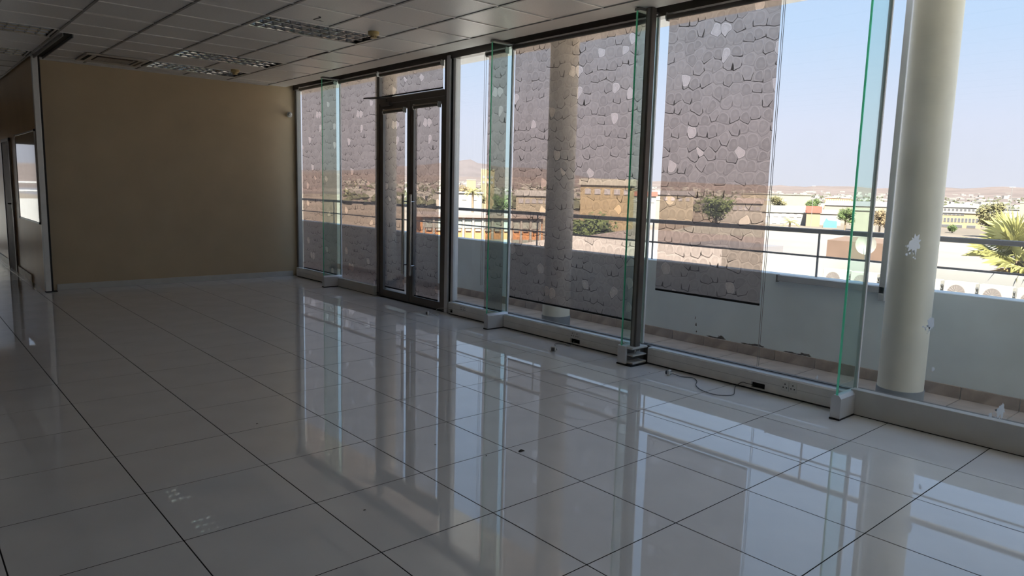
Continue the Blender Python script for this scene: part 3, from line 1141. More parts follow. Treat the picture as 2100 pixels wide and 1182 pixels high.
# whiteboard on the partition
t = thing('whiteboard', (.67, 9.03, 0.90), 'glossy whiteboard with thin metal frame on the corridor partition', 'whiteboard')
MB().box(.664, .679, 8.14, 9.93, .915, 2.095).build('board', 'whiteboard', t)
b = MB()
b.box(.658, .679, 8.12, 8.14, .895, 2.115)
b.box(.658, .679, 9.93, 9.95, .895, 2.115)
b.box(.658, .679, 8.14, 9.93, 2.095, 2.115)
b.box(.658, .679, 8.14, 9.93, .895, .915)
b.build('frame', 'aluminium', t)
for y in (8.12, 9.93):
    for z in (.895, 2.095):
        MB().box(.655, .679, y - .004, y + .028, z - .004, z + .026, ch=.003).build('corner_cap', 'black_rubber', t)


# ------------------------------------------------------------------ things on the floor
def plug(t, x, y, rz, z=0.0):
    c, s = math.cos(rz), math.sin(rz)

    def T(b):
        for q in b.v:
            q.x, q.y = x + q.x * c - q.y * s, y + q.x * s + q.y * c
        return b
    T(MB().box(-.024, .024, -.010, .012, z, z + .046, ch=.005)).build('plug_body', 'socket_white', t)
    T(MB().box(-.016, .016, .012, .030, z + .008, z + .038, ch=.005)).build('plug_grip', 'cord_black', t)
    pb = MB()
    for dx, dz in ((0, .034), (-.012, .014), (.012, .014)):
        pb.cyl((dx, -.010, z + dz), (dx, -.032, z + dz), .003, n=8)
    T(pb).build('plug_pins', 'steel', t)


def smooth_path(pts, sub=6):
    P = [Vector(q) for q in pts]
    out = []
    for i in range(len(P) - 1):
        p0, p1, p2, p3 = P[max(i - 1, 0)], P[i], P[i + 1], P[min(i + 2, len(P) - 1)]
        for k in range(sub):
            u = k / sub
            out.append(.5 * ((2 * p1) + (-p0 + p2) * u + (2 * p0 - 5 * p1 + 4 * p2 - p3) * u * u + (-p0 + 3 * p1 - 3 * p2 + p3) * u ** 3))
    out.append(P[-1])
    return out


def cable(pts, m, label, plug_at, rz, r=.0032):
    t = thing('power_cable', (pts[0][0], pts[0][1], 0), label, 'cable', 'loose power cables by the sill trunking')
    MB().tube(smooth_path(pts), r, 8).build('cord', m, t)
    plug(t, plug_at[0], plug_at[1], rz)
    return t


cable([(4.000, .445, .020), (4.027, .367, .006), (4.073, .296, .006), (4.01, .212, .006), (3.902, .146, .006), (3.821, .05, .006), (3.789, -.059, .006),
       (3.808, -.137, .006), (3.899, -.187, .006), (4.03, -.12, .006), (4.115, -.075, .008), (4.15, -.075, .020), (4.152, -.11, .046), (4.156, -.15, .044), (4.182, -.20, .038)],
      'cord_black', 'long black cable looping from the cut-out under the half lowered blind', (3.995, .475), 0.25)
cable([(3.842, 1.66, .020), (3.862, 1.676, .007), (3.93, 1.76, .012), (3.985, 1.83, .016), (4.05, 1.875, .008), (4.10, 1.83, .007), (4.085, 1.73, .010), (4.135, 1.74, .03), (4.182, 1.75, .045)],
      'cord_black', 'short black cable with white plug below the widest blind', (3.822, 1.684), 2.2)
cable([(3.935, 3.90, .020), (3.99, 3.85, .006), (3.97, 3.79, .006), (4.06, 3.90, .006), (4.10, 4.00, .010), (4.12, 4.03, .03), (4.13, 3.98, .056), (4.15, 3.86, .068), (4.184, 3.80, .05)],
      'cord_white', 'thin pale cable curling out beside the glass door', (3.933, 3.928), 1.0)


def crumb(x, y, s, label, group=None, name='floor_crumb'):
    b = MB()
    rnd = random.Random(int(x * 1000 + y * 77))
    pts = []
    for i in range(9):
        a = 2 * math.pi * i / 9
        rr = s * rnd.uniform(.45, 1)
        pts.append((x + rr * math.cos(a) * 1.5, y + rr * math.sin(a), .0012))
    b.add(pts + [(x, y, s * .6), (x + s * .5, y, s * .45)], [(i, (i + 1) % 9, 9 if i < 5 else 10) for i in range(9)] + [(0, 10, 9), (4, 5, 10, 9), tuple(range(9))[::-1]])
    o = b.build(name, 'debris')
    tag(o, label, 'debris', group)


crumb(1.834, -.085, .020, 'dark curled scrap on a tile joint in the middle foreground', name='floor_scrap')
for x, y, lab in ((.819, 1.277, 'tiny dark crumb alone on the left middle floor tiles'), (.742, -.212, 'tiny dark crumb on the floor nearest the bottom frame edge'),
                  (3.92, .62, 'tiny dark crumb near the plug in front of the steel post'), (1.50, .30, 'tiny dark crumb farther from the camera, left of the curled scrap'),
                  (1.63, -.02, 'tiny dark crumb right beside the curled scrap')):
    crumb(x, y, .0065, lab, 'crumbs scattered over the floor')

# ------------------------------------------------------------------ balcony
BZ = -0.055
bf = tag(bx(4.31, 5.50, ROOM_Y0 - 3, 12.0, BZ - .25, BZ - .006).build('balcony_floor', 'balcony_joint'), 'brown tiled balcony floor outside the windows', 'balcony floor', kind='structure')
bt = {}
for i in range(3):
    for j in range(-9, 26):
        w = .39 if i < 2 else .385
        k = w
        if k not in bt:
            bt[k] = tile_mb(w, .39, th=.012, c=.002).mesh('balcony_tile', 'balcony_tile')
        place(bt[k], 'balcony_tile', (4.31 + .2 + .397 * i, j * .397 + .15, BZ + random.uniform(-.0015, .0015)), bf)
slab = MB()
slab.box(4.31, 5.15, ROOM_Y0 - 3, 15.65, 3.156, WT + .25)
tag(struct(slab, 'balcony_soffit', 'soffit_paint'), 'white balcony slab overhead outside the windows', 'balcony roof')
pp = tag(bx(5.50, 5.66, ROOM_Y0 - 3, 12.0, -.60, .775, ch=.006).build('parapet', 'balcony_paint'), 'pale painted balcony parapet below the railing', 'parapet', kind='structure')
sk = MB().box(-.008, .008, -.196, .196, -.048, .048, ch=.002).mesh('skirting_tile', 'skirting_tile')
for j in range(-9, 24):
    place(sk, 'skirting_tile', (5.491, j * .397 + .15, BZ + .049), pp)

mat('damp', (0.10, 0.085, 0.07), rough=0.9, var=0.3, scale=20)


def damp(y, z, w, h, seed):
    rn = random.Random(seed)
    n = 30
    b = MB()
    v = [(5.4992, y, z)]
    for i in range(n):
        a = 2 * math.pi * i / n
        q = rn.uniform(.5, 1.0)
        v.append((5.4992, y + w * q * math.cos(a), z + h * q * max(-.3, math.sin(a))))
    b.add(v, [(0, 1 + i, 1 + (i + 1) % n) for i in range(n)])
    b.build('damp_stain', 'damp', pp)


for k, (y, z, w, h) in enumerate(((.95, .052, .06, .035), (1.02, .046, .14, .014), (.55, .048, .10, .020), (.66, .045, .09, .012), (.06, .048, .09, .022), (.20, .045, .10, .012), (1.26, .14, .012, .035), (1.275, .21, .006, .03), (1.25, .07, .010, .02))):
    damp(y, z, w, h, 70 + k)

rl = thing('balcony_railing', (5.58, 1.0, .775), 'dark metal balcony railing above the pale parapet', 'railing')
MB().box(5.555, 5.605, ROOM_Y0 - 3, 12.0, 1.178, 1.220, ch=.006).build('top_rail', 'railing_paint', rl)
MB().box(5.573, 5.587, ROOM_Y0 - 3, 12.0, .958, .976, ch=.003).build('mid_rail', 'railing_paint', rl)
for j in range(-4, 7):
    y = .055 + 1.89 * j
    if y < 12:
        MB().box(5.573, 5.587, y - .009, y + .009, .775, 1.18, ch=.002).build('baluster', 'railing_paint', rl)


def column(y, label):
    t = thing('round_column', (4.95, y, BZ), label, 'column', 'round balcony columns')
    MB().cyl((4.95, y, .075), (4.95, y, 3.156), .160, n=48).build('column_shaft', 'column_paint', t)
    MB().cyl((4.95, y, BZ), (4.95, y, .075), .166, n=48).build('column_band', 'column_band', t)
    return t


column(-.98, 'round pale column seen through the clear right window')
column(2.80, 'round pale column half hidden behind the widest blind')
column(6.58, 'round pale column behind the blinds left of the glass door')
t = thing('cable_conduit', (5.48, -.1, .72), 'grey square conduit along the parapet top and up behind the column', 'conduit')
MB().box(5.455, 5.499, -.60, .365, .715, .772, ch=.003).build('conduit_run', 'conduit', t)
MB().box(5.450, 5.499, .365, .380, .705, .776, ch=.003).build('conduit_end', 'anodised_dark', t)
MB().box(5.455, 5.499, -.605, -.555, .65, 3.156, ch=.003).build('conduit_riser', 'conduit', t)

# balcony beyond the corridor's end opening
tag(bx(-2.4, 2.6, 15.66, 18.2, -.3, -.05).build('corridor_balcony_floor', 'balcony_tile'), 'small balcony floor beyond the corridor end', 'balcony floor', kind='structure')
cb_ = MB()
n = 16
for i in range(n):
    a0, a1 = math.pi * (.1 + .8 * i / n), math.pi * (.1 + .8 * (i + 1) / n)
    P = [(0.1 + 2.4 * math.cos(a), 15.6 + 2.3 * math.sin(a)) for a in (a0, a1)]
    Q = [(0.1 + 2.52 * math.cos(a), 15.6 + 2.42 * math.sin(a)) for a in (a0, a1)]
    cb_.prism([P[0], Q[0], Q[1], P[1]], 'z', -.05, .98)
tag(struct(cb_, 'corridor_parapet', 'white_paint'), 'curved white parapet outside the corridor end', 'parapet')
rl = thing('curved_railing', (.1, 17.8, .98), 'curved pale railing outside the corridor end', 'railing')
for z in (1.17, 1.37):
    MB().tube([(0.1 + 2.46 * math.cos(math.pi * (.1 + .8 * i / 24)), 15.6 + 2.36 * math.sin(math.pi * (.1 + .8 * i / 24)), z) for i in range(25)], .022, 8).build('rail', 'white_paint', rl)
for i in range(0, 25, 4):
    a = math.pi * (.1 + .8 * i / 24)
    MB().cyl((0.1 + 2.46 * math.cos(a), 15.6 + 2.36 * math.sin(a), .98), (0.1 + 2.46 * math.cos(a), 15.6 + 2.36 * math.sin(a), 1.37), .015, n=8).build('baluster', 'white_paint', rl)

# ------------------------------------------------------------------ land and hills
GZ = -8.0
CX, CY = -0.85, -3.04
g = MB()
g.box(-60, 1200, -700, 1200, GZ - 1, GZ)
tag(struct(g, 'ground', 'ground'), 'pale dusty city ground far below the balcony', 'ground')
tag(struct(bx(5.7, 14.9, -60, 90, GZ, GZ + .05), 'bounce_ground', 'bounce_concrete'), 'unseen pale concrete added below the balcony to bounce sunlight', 'bounce_ground')  # out of view, added to throw sunlight up to soffit and parapet
tag(struct(bx(-6, 5.66, -9, 15.6, GZ, -.6), 'building_base', 'soffit_paint'), 'lower storeys of the building itself', 'building')


def ridge(deg, far):
    pts = [(-90, .8), (0, .95), (13.7, .99), (14.7, 1.03), (16.3, .87), (18, .9), (22.2, .75), (24.7, .87), (27, .78), (29.3, .8), (39.5, .94), (44, 1.0), (60, .9), (150, .9)]
    big = [(-90, 0), (38, 0), (43, 1.1), (47.1, 1.71), (50, 1.72), (51.4, 1.98), (52.6, 2.30), (53.7, 2.0), (57, 1.62), (62, 1.1), (75, .9), (150, .8)]
    P = big if far else pts
    for (a, b), (c, d) in zip(P, P[1:]):
        if a <= deg <= c:
            u = (deg - a) / (c - a)
            u = u * u * (3 - 2 * u)
            return b + (d - b) * u
    return .8


def hills(name, far, m, label):
    na, nr = 260, 26
    d0, d1 = (5500, 9500) if far else (750, 5000)
    v, f = [], []
    for i in range(na + 1):
        deg = -40 + 150 * i / na
        rg = math.tan(R(ridge(deg, far))) * d1
        for j in range(nr + 1):
            u = j / nr
            d = d0 + (d1 - d0) * u
            nz = noise.fractal(Vector((deg * .25, u * 6, 3.1 if far else 0)), 1, 2, 5)
            z = GZ + (rg - GZ) * (u ** 1.5) + nz * (d * .0045) * math.sin(math.pi * min(1, u * 1.02)) + (noise.fractal(Vector((deg * .9, 9, 0)), 1, 2, 4) * d * .0022 if u > .8 else 0)
            v.append((CX + d * math.cos(R(deg)), CY + d * math.sin(R(deg)), z))
    for i in range(na):
        for j in range(nr):
            a = i * (nr + 1) + j
            f.append((a, a + 1, a + nr + 2, a + nr + 1))
    b = MB()
    b.add(v, f, True)
    tag(struct(b, name, m), label, 'hills')


hills('near_hills', False, 'hill', 'low dry pinkish hills along the horizon')
hills('far_mountain', True, 'far_hill', 'pale mountain with a single peak on the horizon')


def land_z(d, deg):
    if d < 750:
        return GZ
    u = (d - 750) / 4250
    return GZ + (math.tan(R(ridge(deg, False))) * 5000 - GZ) * u ** 1.5


rnd = random.Random(5)
tb = MB()
for i in range(2600):
    d = 340 + 1900 * rnd.random() ** 1.3
    deg = rnd.uniform(5, 62)
    s = rnd.uniform(1.5, 3.6)
    x, y, z = CX + d * math.cos(R(deg)), CY + d * math.sin(R(deg)), land_z(d, deg)
    v = [(x + s * math.cos(k * 1.047 + i) * rnd.uniform(.7, 1.2), y + s * math.sin(k * 1.047 + i) * rnd.uniform(.7, 1.2), z + s * rnd.uniform(.2, .6)) for k in range(6)]
    v += [(x, y, z + s * 1.3), (x, y, z - .5)]
    tb.add(v, [(k, (k + 1) % 6, 6) for k in range(6)] + [((k + 1) % 6, k, 7) for k in range(6)])
tag(tb.build('distant_trees', 'leaf_far'), 'dusty scattered trees over the distant suburbs', 'trees', kind='stuff')
hbm = MB()
for i in range(900):
    d = 420 + 2600 * rnd.random()
    deg = rnd.uniform(5, 62)
    x, y, z = CX + d * math.cos(R(deg)), CY + d * math.sin(R(deg)), land_z(d, deg)
    w, dd, h = rnd.uniform(5, 16), rnd.uniform(5, 9), rnd.uniform(2.5, 4.5)
    n0 = len(hbm.v)
    hbm.box(-dd / 2, dd / 2, -w / 2, w / 2, -1, h)
    a = R(deg + rnd.uniform(-40, 40))
    for q in hbm.v[n0:]:
        q.x, q.y = q.x * math.cos(a) - q.y * math.sin(a), q.x * math.sin(a) + q.y * math.cos(a)
        q += Vector((x, y, z))
tag(hbm.build('distant_houses', 'wall_white'), 'tiny pale houses sprinkled over the distant suburbs', 'houses', kind='stuff')


# ------------------------------------------------------------------ buildings of the town
def building(name, x, y, z0, w, d, h, wallm, label, roof='flat', roofm='roof_white', rh=1.6, rows=(), yaw=0.0, pane='pane_grey', over=.4, extra=None, group='town buildings beyond the balcony'):
    b = math.degrees(math.atan2(y - CY, x - CX))
    t = thing(name, (x, y, z0), label, 'building', group, rz=R(b - 90 + yaw))
    MB().box(-w / 2, w / 2, 0, d, -1.5, h).build('wall_block', wallm, t, local=True)
    o = over
    if roof == 'flat':
        MB().box(-w / 2 - o, w / 2 + o, -o, d + o, h, h + .35).build('roof', roofm, t, local=True)
    elif roof == 'gable':
        MB().prism([(-o, h), (d + o, h), (d / 2, h + rh)], 'x', -w / 2 - o, w / 2 + o).build('roof', roofm, t, local=True)
    elif roof == 'gable_x':
        MB().prism([(-w / 2 - o, h), (w / 2 + o, h), (0, h + rh)], 'y', -o, d + o).build('roof', roofm, t, local=True)
    elif roof == 'shed':
        MB().prism([(-o, h), (d + o, h), (d + o, h + rh), (d, h + rh)], 'x', -w / 2 - o, w / 2 + o).build('roof', roofm, t, local=True)
    elif roof == 'hip':
        m_ = MB()
        m_.add([(-w / 2 - o, -o, h), (w / 2 + o, -o, h), (w / 2 + o, d + o, h), (-w / 2 - o, d + o, h), (-w / 2 + d * .5, d / 2, h + rh), (w / 2 - d * .5, d / 2, h + rh)],
               [(0, 1, 5, 4), (1, 2, 5), (2, 3, 4, 5), (3, 0, 4), (3, 2, 1, 0)])
        m_.build('roof', roofm, t, local=True)
    for (zc, hh, ww, xs) in rows:
        for xw in xs:
            f_ = MB().box(xw - ww / 2 - .08, xw + ww / 2 + .08, -.10, .02, zc - hh / 2 - .08, zc + hh / 2 + .08).build('window', 'wall_white', t, local=True)
            p_ = MB().box(xw - ww / 2, xw + ww / 2, -.14, -.09, zc - hh / 2, zc + hh / 2)
            pv = wmat(t).copy()
            p_.v = [pv @ q for q in p_.v]
            p_.build('pane', pane, f_)
    if extra:
        extra(t)
    return t


def spread(a, b, n):
    return [a + (b - a) * i / (n - 1) for i in range(n)]


building('office_block', 366.8, 200.1, GZ, 36, 12, 10.4, 'wall_cream', 'large flat cream block with one row of small windows behind the trees', 'flat', 'roof_cream',
         rows=((7.4, .9, 1.1, spread(-17, 5, 14)),))
building('apartment_house', 225.1, 125.7, -8.6, 30, 9, 4.7, 'wall_white', 'long cream two storey house with a pale sloping roof', 'shed', 'roof_cream', rh=2.2, yaw=4,
         rows=((3.75, 1.0, 1.3, [-7.6, -5.6] + [1.5, 4.0, 6.5, 9.0, 11.4]), (1.5, .95, 1.2, [-8, -4, -1, 1.2, 3.6, 6.1, 10.9])))
building('red_roof_house', 227.4, 109.4, -7.6, 4.2, 5, 4.0, 'wall_yellow', 'small yellow house with a red tiled roof', 'shed', 'roof_red', rh=2.1)
building('warehouse', 275, 115.1, -8, 24.5, 14, 6.6, 'wall_cream', 'wide warehouse with a low grey roof behind the green tree', 'gable', 'roof_grey', rh=1.8, yaw=-4)
building('storage_shed', 243.8, 111.3, -8, 6.6, 6, 3.9, 'wall_white', 'low white shed with pinkish roof next to the red roof', 'shed', 'roof_pink', rh=1.4)
building('pale_hall', 215.7, 88.2, -8, 6.0, 6, 6.0, 'wall_cream', 'pale windowless hall behind the glass fin', 'flat', 'roof_cream')
building('brick_terrace', 589.9, 268, -6, 20, 8, 7.0, 'wall_orange', 'distant long orange terrace above the grey warehouse roof', 'flat', 'roof_white', rows=((5.5, 1.6, .7, spread(-9, 9, 12)),), pane='wall_white')
building('school_upper_wing', 314.5, 94.2, -8, 11.5, 6, 7.0, 'wall_white', 'upper white wing with hipped roof right of the column', 'hip', 'roof_white', rh=1.5, rows=((6.1, .8, .7, spread(-4.6, 4.8, 8)),), pane='pane_dark')
building('school_block', 285.3, 87.1, -8, 17.5, 8, 5.2, 'wall_yellow', 'yellow two storey block with rows of dark windows right of the column', 'flat', 'roof_white',
         rows=((2.75, 1.3, .62, spread(-7.5, 7.6, 15)), (.6, .8, 2.6, [-6, -2, 2, 6]), (4.7, .5, 1.0, spread(-7, 3, 9))), pane='pane_dark')
building('tall_cream_block', 184.1, 40.0, -8, 4.6, 5, 9.4, 'wall_cream', 'tall cream block behind the fan palm', 'flat', 'roof_cream', over=.1)
building('roadside_store', 406.1, 100.7, -8, 11, 6, 6.0, 'wall_white', 'small white store between tree and palm', 'flat', 'roof_white', rows=((4.6, .8, 1.2, spread(-4, 4, 4)),))


def grilles(t):
    # white piers, air conditioners below each window
    for i, xw in enumerate(spread(-9.0, 9.0, 13)):
        MB().box(xw - .16, xw + .16, -.30, .02, -1.5, 3.2).build('pier', 'wall_white', t, local=True)
        MB().box(xw + .35, xw + 1.15, -.22, .0, 1.15, 1.45).build('window_unit', 'ac_body', t, local=True)
        for k in range(4):
            MB().box(xw + .36 + .22 * k, xw + .42 + .22 * k, -.20, -.15, 1.6, 2.9).build('window_bar', 'wall_white', t, local=True)


building('orange_office', 68.0, 82.8, -6.1, 19, 12, 3.2, 'wall_orange', 'orange panelled office with white piers and barred windows below the railing', 'flat', 'roof_pink', yaw=9, over=.7,
         rows=((2.25, 1.3, .95, [x + .75 for x in spread(-9.0, 7.5, 12)]), (-.6, .8, .95, [x + .75 for x in spread(-9.0, 7.5, 12)])), pane='pane_teal', extra=grilles)
building('water_tower_block', 219.5, 268.5, GZ, 6.5, 6, 18.6, 'wall_yellow', 'tall yellow tower block under the mountain', 'flat', 'roof_cream', over=.1, rows=((15, 1, 1, [-2, 0, 2]), (12.5, 1, 1, [-2, 0, 2])))
building('yellow_house', 207.4, 265.8, GZ, 4.3, 5, 13.2, 'wall_yellow', 'square yellow block left of the tower block', 'flat', 'roof_cream', over=.1)
building('white_store', 113.0, 149.0, GZ, 12, 8, 8.2, 'wall_white', 'low white store behind the small palm', 'flat', 'roof_white', rows=((6.8, .7, 1.0, spread(-4, 4, 4)),))
for nm, x, y, w, h, wm, rm, lab in (
        ('corner_shop', 121.4, 129.1, 9, 8.0, 'wall_cream', 'roof_white', 'cream building behind the left part of the widest blind'),
        ('brick_office', 111.5, 96.3, 11, 10.8, 'wall_yellow', 'roof_cream', 'taller yellow building behind the right part of the widest blind'),
        ('gable_store', 170.8, 134.6, 8, 8.5, 'wall_white', 'roof_red', 'red topped store dimly seen behind the steel post'),
        ('long_store', 192.3, 139.4, 13, 9.0, 'wall_cream', 'roof_grey', 'long cream store behind the half lowered blind'),
        ('small_store', 170.7, 99.8, 8, 7.4, 'wall_white', 'roof_pink', 'small white store behind the edge of the half lowered blind')):
    building(nm, x, y, GZ, w, 7, h, wm, lab, 'gable', rm, rh=1.4, rows=((h - 1.3, 1.0, 1.1, spread(-w * .36, w * .36, 5)),))
t = thing('blue_tarp', (225.6, 102.8, -8), 'bright blue tarpaulin shelter beside the white shed', 'tarpaulin', rz=R(25 - 90))
MB().prism([(-2.0, 0), (2.0, 0), (2.0, 2.0), (-.6, 2.2), (-1.2, 2.9), (-1.9, 1.4)], 'y', 0, 3).build('tarp_sheet', 'tarp_blue', t, local=True)
MB().cyl((-2.0, 0, 0), (-2.0, 0, 1.4), .06, n=6).build('tent_pole', 'bark', t, local=True)


# near annexe roofs below the balcony
def roof_obj(name, poly, z0, m, label, cat='roof', th=.25):
    """sheet roof: list of (x, y, z) corners, given a thickness and walls below"""
    b = MB()
    n = len(poly)
    v = [Vector(q) for q in poly] + [Vector((q[0], q[1], z0)) for q in poly]
    b.add(v, [tuple(range(n))] + [(i, (i + 1) % n, n + (i + 1) % n, n + i) for i in range(n)] + [tuple(range(n, 2 * n))[::-1]])
    o = b.build(name, m)
    tag(o, label, cat, 'annexe roofs below the balcony')
    return o


roof_obj('annexe_roof', [(15, -12, -1.75), (23.2, -12, -1.75), (23.2, 30, -1.75), (15, 30, -1.75)], GZ, 'roof_near', 'flat white roof carrying the row of air conditioners')
wl = bx(22.75, 23.1, -12, 12.0, -1.75, -.50, ch=.02).build('roof_upstand', 'wall_white')
tag(wl, 'white roof upstand wall behind the air conditioners', 'wall', kind='structure')
roof_obj('hall_roof', [(25, 9.5, -2.2), (37, 11, -1.75), (37, 34, -1.75), (25, 30, -2.2)], GZ, 'roof_near', 'big white sheet roof under the railing left of the baluster')
roof_obj('pink_roof', [(38.5, 2, -2.9), (62, 5, -2.45), (62, 48, -2.45), (38.5, 40, -2.9)], GZ, 'roof_pink', 'wide pinkish roof beyond the white sheet roof')
roof_obj('brick_annexe', [(44, 14.0, -1.15), (50, 13.6, -1.15), (50, 19.6, -1.15), (44, 18.0, -1.15)], GZ, 'wall_brick', 'brick coloured annexe below the railing near the glass fin')
roof_obj('long_cream_roof', [(66, 10, -3.6), (90, 14, -3.2), (90, 60, -3.2), (66, 50, -3.6)], GZ, 'roof_cream', 'long cream roof just under the top rail')
roof_obj('grey_annexe_roof', [(41, 24.5, -2.2), (46, 22, -1.9), (47, 27.5, -1.9), (42, 29, -2.2)], GZ, 'roof_grey', 'small grey roof rising from the wide pinkish roof')

# air conditioner row
ac_proto = None


def make_ac(y, label):
    t = thing('outdoor_unit', (22.2, y, -1.75), label, 'air conditioner', 'outdoor air conditioner units on the annexe roof')
    x0, x1, z0, z1 = 22.03, 22.36, -1.40, -.78
    MB().box(x0, x1, y - .40, y + .40, z0, z1, ch=.015).build('unit_body', 'ac_body', t)
    fy, fz = y + .06, (z0 + z1) / 2
    MB().cyl((x0 - .012, fy, fz), (x0 + .002, fy, fz), .225, n=28).build('fan_grille', 'ac_grille', t)
    g_ = MB()
    for k in range(16):
        a = math.pi * 2 * k / 16
        g_.tube([(x0 - .016, fy + .04 * math.cos(a), fz + .04 * math.sin(a)), (x0 - .018, fy + .22 * math.cos(a), fz + .22 * math.sin(a))], .005, 4)
    g_.cyl((x0 - .024, fy, fz), (x0 - .010, fy, fz), .05, n=12)
    g_.build('grille_spokes', 'ac_fan', t)
    MB().box(x0 + .05, x0 + .22, y - .425, y - .40, z0 + .08, z0 + .30, ch=.005).build('valve_cover', 'ac_grille', t)
    s = MB()
    for k in range(4):
        s.box(x0 + .04, x0 + .10, y - .45, y - .40, z0 + .12 + k * .12, z0 + .15 + k * .12)
    s.build('pipe_stubs', 'cord_black', t)
    f_ = MB()
    f_.box(x0, x1, y - .34, y - .26, -1.75, z0)
    f_.box(x0, x1, y + .26, y + .34, -1.75, z0)
    f_.build('stand', 'frame_grey', t)


for y, lab in ((2.02, 'outdoor unit half cut off by the right frame edge'), (2.91, 'second fully visible outdoor unit right of the column'),
               (3.80, 'first fully visible outdoor unit right of the column'), (4.69, 'outdoor unit mostly hidden behind the column, its right end showing'),
               (5.58, 'outdoor unit mostly hidden behind the column, its left end showing'), (6.46, 'outdoor unit seen through the glass fin'), (7.35, 'leftmost outdoor unit of the row')):
    make_ac(y, lab)

# satellite dish
t = thing('satellite_dish', (27.2, 8.6, -1.55), 'pale satellite dish seen through the glass fin', 'satellite dish')
MB().cyl((27.2, 8.6, -1.75), (27.2, 8.6, -.35), .03, n=10).build('mast', 'conduit', t)
dm = MB()
dv, df_ = [], []
for i in range(7):
    for k in range(20):
        rr = .36 * i / 6
        a = 2 * math.pi * k / 20
        dv.append(Vector((-.05 + .9 * rr * rr * -1, rr * math.cos(a), rr * math.sin(a) * 1.08)))
for i in range(6):
    for k in range(20):
        df_.append((i * 20 + k, i * 20 + (k + 1) % 20, (i + 1) * 20 + (k + 1) % 20, (i + 1) * 20 + k))
rot = Matrix.Rotation(R(20), 3, 'Z') @ Matrix.Rotation(R(12), 3, 'Y')
dm.add([rot @ q + Vector((27.15, 8.6, -.25)) for q in dv], df_, True)
dm.build('reflector', 'dish', t)
MB().tube([(27.1, 8.6, -.6), (26.75, 8.5, -.5), (26.72, 8.49, -.3)], .012, 6).build('feed_arm', 'conduit', t)


# ------------------------------------------------------------------ trees and palms
def tree(x, y, z0, w, h, m, label, seed, name='broadleaf_tree'):
    rn = random.Random(seed)
    t = thing(name, (x, y, z0), label, 'tree', 'town trees')
    MB().tube([(x, y, z0 - .5), (x + .1 * w * .3, y, z0 + h * .3), (x, y + .05, z0 + h * .6)], .05 * w, 8).build('trunk', 'bark', t)
    b = MB()
    blobs = [(x + rn.uniform(-.3, .3) * w, y + rn.uniform(-.3, .3) * w, z0 + h * rn.uniform(.42, .85), w * rn.uniform(.13, .24)) for _ in range(18)]
    for i in range(2300):
        bx_, by_, bz_, br = rn.choice(blobs)
        q = Vector((rn.gauss(0, 1), rn.gauss(0, 1), rn.gauss(0, 1))).normalized() * br * rn.uniform(.6, 1.25)
        c0 = Vector((bx_, by_, bz_)) + q
        s = w * rn.uniform(.022, .05)
        u = Vector((rn.gauss(0, 1), rn.gauss(0, 1), rn.gauss(0, 1))).normalized()
        vv = u.orthogonal().normalized()
        b.quad(c0 - u * s, c0 + vv * s * .6, c0 + u * s, c0 - vv * s * .6)
    for bx_, by_, bz_, br in blobs:
        bb = bmesh.new()
        bmesh.ops.create_icosphere(bb, subdivisions=2, radius=br * .52)
        bb.verts.index_update()
        b.add([Vector((bx_, by_, bz_)) + q.co * (1 + .25 * noise.noise(q.co * 2 / br + Vector((bx_, 0, 0)))) for q in bb.verts], [tuple(k.index for k in ff.verts) for ff in bb.faces], True)
        bb.free()
    b.build('crown', m, t)
    return t


tree(288.2, 155.6, GZ, 7.2, 10.2, 'leaf_olive', 'olive tree above the long cream house', 1)
tree(295.3, 143.6, GZ, 6.4, 9.6, 'leaf_green', 'darker green tree left of the red roof', 2)
tree(209.2, 90.7, GZ, 5.2, 6.8, 'leaf_green', 'bright green tree left of the glass fin, before the warehouse', 3)
tree(184.8, 71.3, GZ, 4.8, 7.2, 'leaf_brown', 'brownish tree between glass fin and column', 4)
tree(221.0, 57.5, GZ, 6.6, 9.8, 'leaf_olive', 'large olive tree right of the yellow block', 5)
tree(236.0, 52.5, GZ, 5.0, 8.0, 'leaf_green', 'green tree behind the fan palm leaves', 6)
tree(191.5, 252.7, GZ, 8.5, 11.0, 'leaf_brown', 'brown tree left of the yellow blocks', 7)
tree(196.0, 244.0, GZ, 7.0, 9.5, 'leaf_olive', 'olive tree beneath the yellow blocks', 8)
tree(128.0, 150.0, GZ, 5.0, 8.4, 'leaf_green', 'grey green tree right of the small palm', 9)
tree(149.9, 95.3, GZ, 7.5, 9.6, 'leaf_green', 'green tree dimly seen behind the half lowered blind', 10)
tree(70.5, 62.0, -6.5, 6.5, 5.0, 'leaf_green', 'leafy tree between the glass fin and the widest blind', 12)
tree(237.7, 71.7, GZ, 3.2, 2.2, 'leaf_green', 'low green bush before the yellow block', 11, name='roadside_bush')


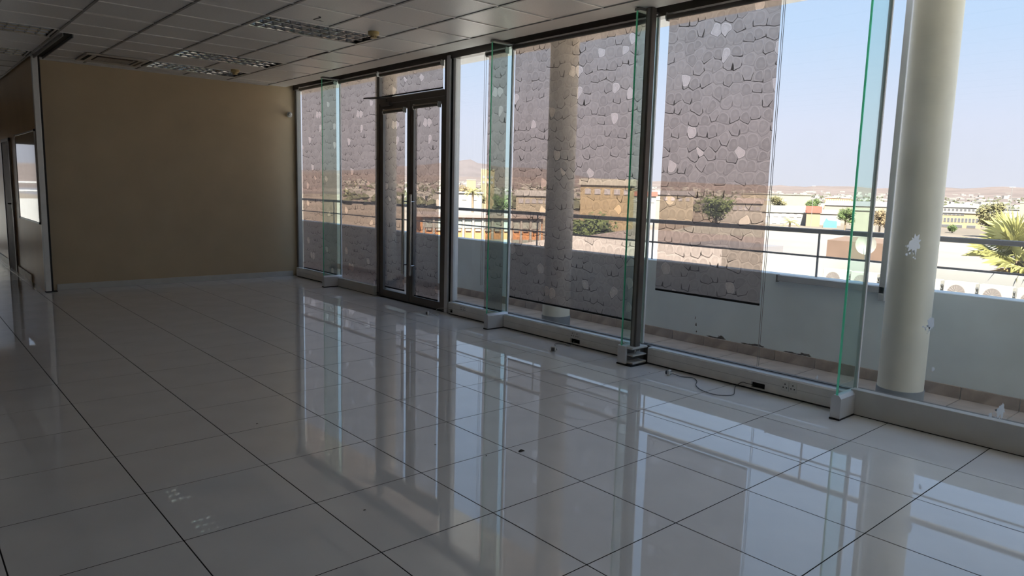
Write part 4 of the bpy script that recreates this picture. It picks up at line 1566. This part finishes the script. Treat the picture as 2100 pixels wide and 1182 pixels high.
def feather_palm(x, y, z0, h, fl, label, seed):
    rn = random.Random(seed)
    t = thing('feather_palm', (x, y, z0), label, 'palm', 'palms in the town')
    MB().cyl((x, y, z0 - .5), (x, y, z0 + h), .28, .22, n=10).build('trunk', 'bark', t)
    for k in range(20):
        a = 2 * math.pi * k / 20 + rn.uniform(-.15, .15)
        el = rn.uniform(-.1, 1.3)
        P = []
        for i in range(7):
            u = i / 6
            r_ = fl * u * math.cos(el * (1 - .2 * u))
            P.append(Vector((x + r_ * math.cos(a), y + r_ * math.sin(a), z0 + h + fl * u * math.sin(el) - .55 * fl * u * u)))
        b = MB().tube(P, .03, 4)
        side = Vector((-math.sin(a), math.cos(a), 0))
        for i in range(1, 7):
            for j in (0, .5):
                q = P[i] if j == 0 else (P[i] + P[i - 1]) / 2
                for s in (-1, 1):
                    L = fl * .24 * (1 - .5 * abs(i / 6 - .5))
                    tip = q + side * s * L + Vector((math.cos(a), math.sin(a), -.5)) * L * .5
                    w_ = Vector((math.cos(a), math.sin(a), 0)) * .07
                    b.add([q - w_, q + w_, tip], [(0, 1, 2)])
        b.build('frond', 'palm_leaf', t)


feather_palm(167.2, 85.5, GZ, 3.3, 2.6, 'small palm in front of the long cream house', 1)
feather_palm(91.3, 115.3, GZ, 8.7, 1.9, 'small palm below the yellow blocks in the narrow window', 2)


def fan_palm(x, y, zc, label, seed, R0=1.0):
    rn = random.Random(seed)
    t = thing('fan_palm', (x, y, GZ), label, 'palm')
    MB().cyl((x, y, GZ), (x, y, zc), .28, .20, n=12).build('trunk', 'bark', t)

    def leaf_(a, el, plen, bl, m, nm):
        d = Vector((math.cos(a) * math.cos(el), math.sin(a) * math.cos(el), math.sin(el)))
        base = Vector((x, y, zc))
        hub = base + d * plen + Vector((0, 0, -.12 * plen))
        b = MB().tube([base, base + d * plen * .5, hub], .016, 5)
        side = d.cross(Vector((0, 0, 1))).normalized()
        up = side.cross(d).normalized()
        side = (side + up * rn.uniform(-.5, .5)).normalized()
        n = 26
        for k in range(n):
            th = -1.9 + 3.8 * k / (n - 1)
            q = (d * math.cos(th) + side * math.sin(th)).normalized()
            L = bl * (.72 + .28 * math.cos(th)) * rn.uniform(.9, 1.08)
            nrm = q.cross(side if abs(q.dot(side)) < .9 else d).normalized()
            wv = q.cross(up).normalized() * bl * .027
            mid = hub + q * L * .55 + up * .03
            tip = hub + q * L + Vector((0, 0, -.16 * L * rn.uniform(.3, 1.4)))
            b.add([hub, mid - wv, tip, mid + wv], [(0, 1, 2), (0, 2, 3)])
        b.build(nm, m, t)
    for k in range(20):
        leaf_(2 * math.pi * k * .382 + rn.uniform(-.2, .2), rn.uniform(-.15, 1.35), rn.uniform(.35, .7) * R0, rn.uniform(.7, .95) * R0, 'palm_leaf', 'frond')
    for k in range(16):
        leaf_(2 * math.pi * k / 16 + rn.uniform(-.2, .2), rn.uniform(-1.2, -.3), rn.uniform(.3, .6) * R0, rn.uniform(.5, .8) * R0, 'palm_dead', 'dead_frond')


fan_palm(24.3, 3.05, -.2, 'large fan palm with yellow green leaves behind the air conditioners', 3, 1.3)

# thin lamp masts of the town
for k, (x, y, z1, lab) in enumerate(((214.0, 117.5, 5.0, 'thin dark mast above the long cream house'), (222.0, 107.3, 5.0, 'thin dark mast above the red roof'), (175.0, 41.8, 4.6, 'street lamp mast near the tall cream block'))):
    t = thing('lamp_mast', (x, y, GZ), lab, 'mast')
    MB().cyl((x, y, GZ), (x, y, z1), .10, .05, n=8).build('mast_pole', 'frame_grey', t)
    MB().box(x - .1, x + .1, y - .5, y + .5, z1 - .05, z1 + .08).build('mast_head', 'conduit', t)
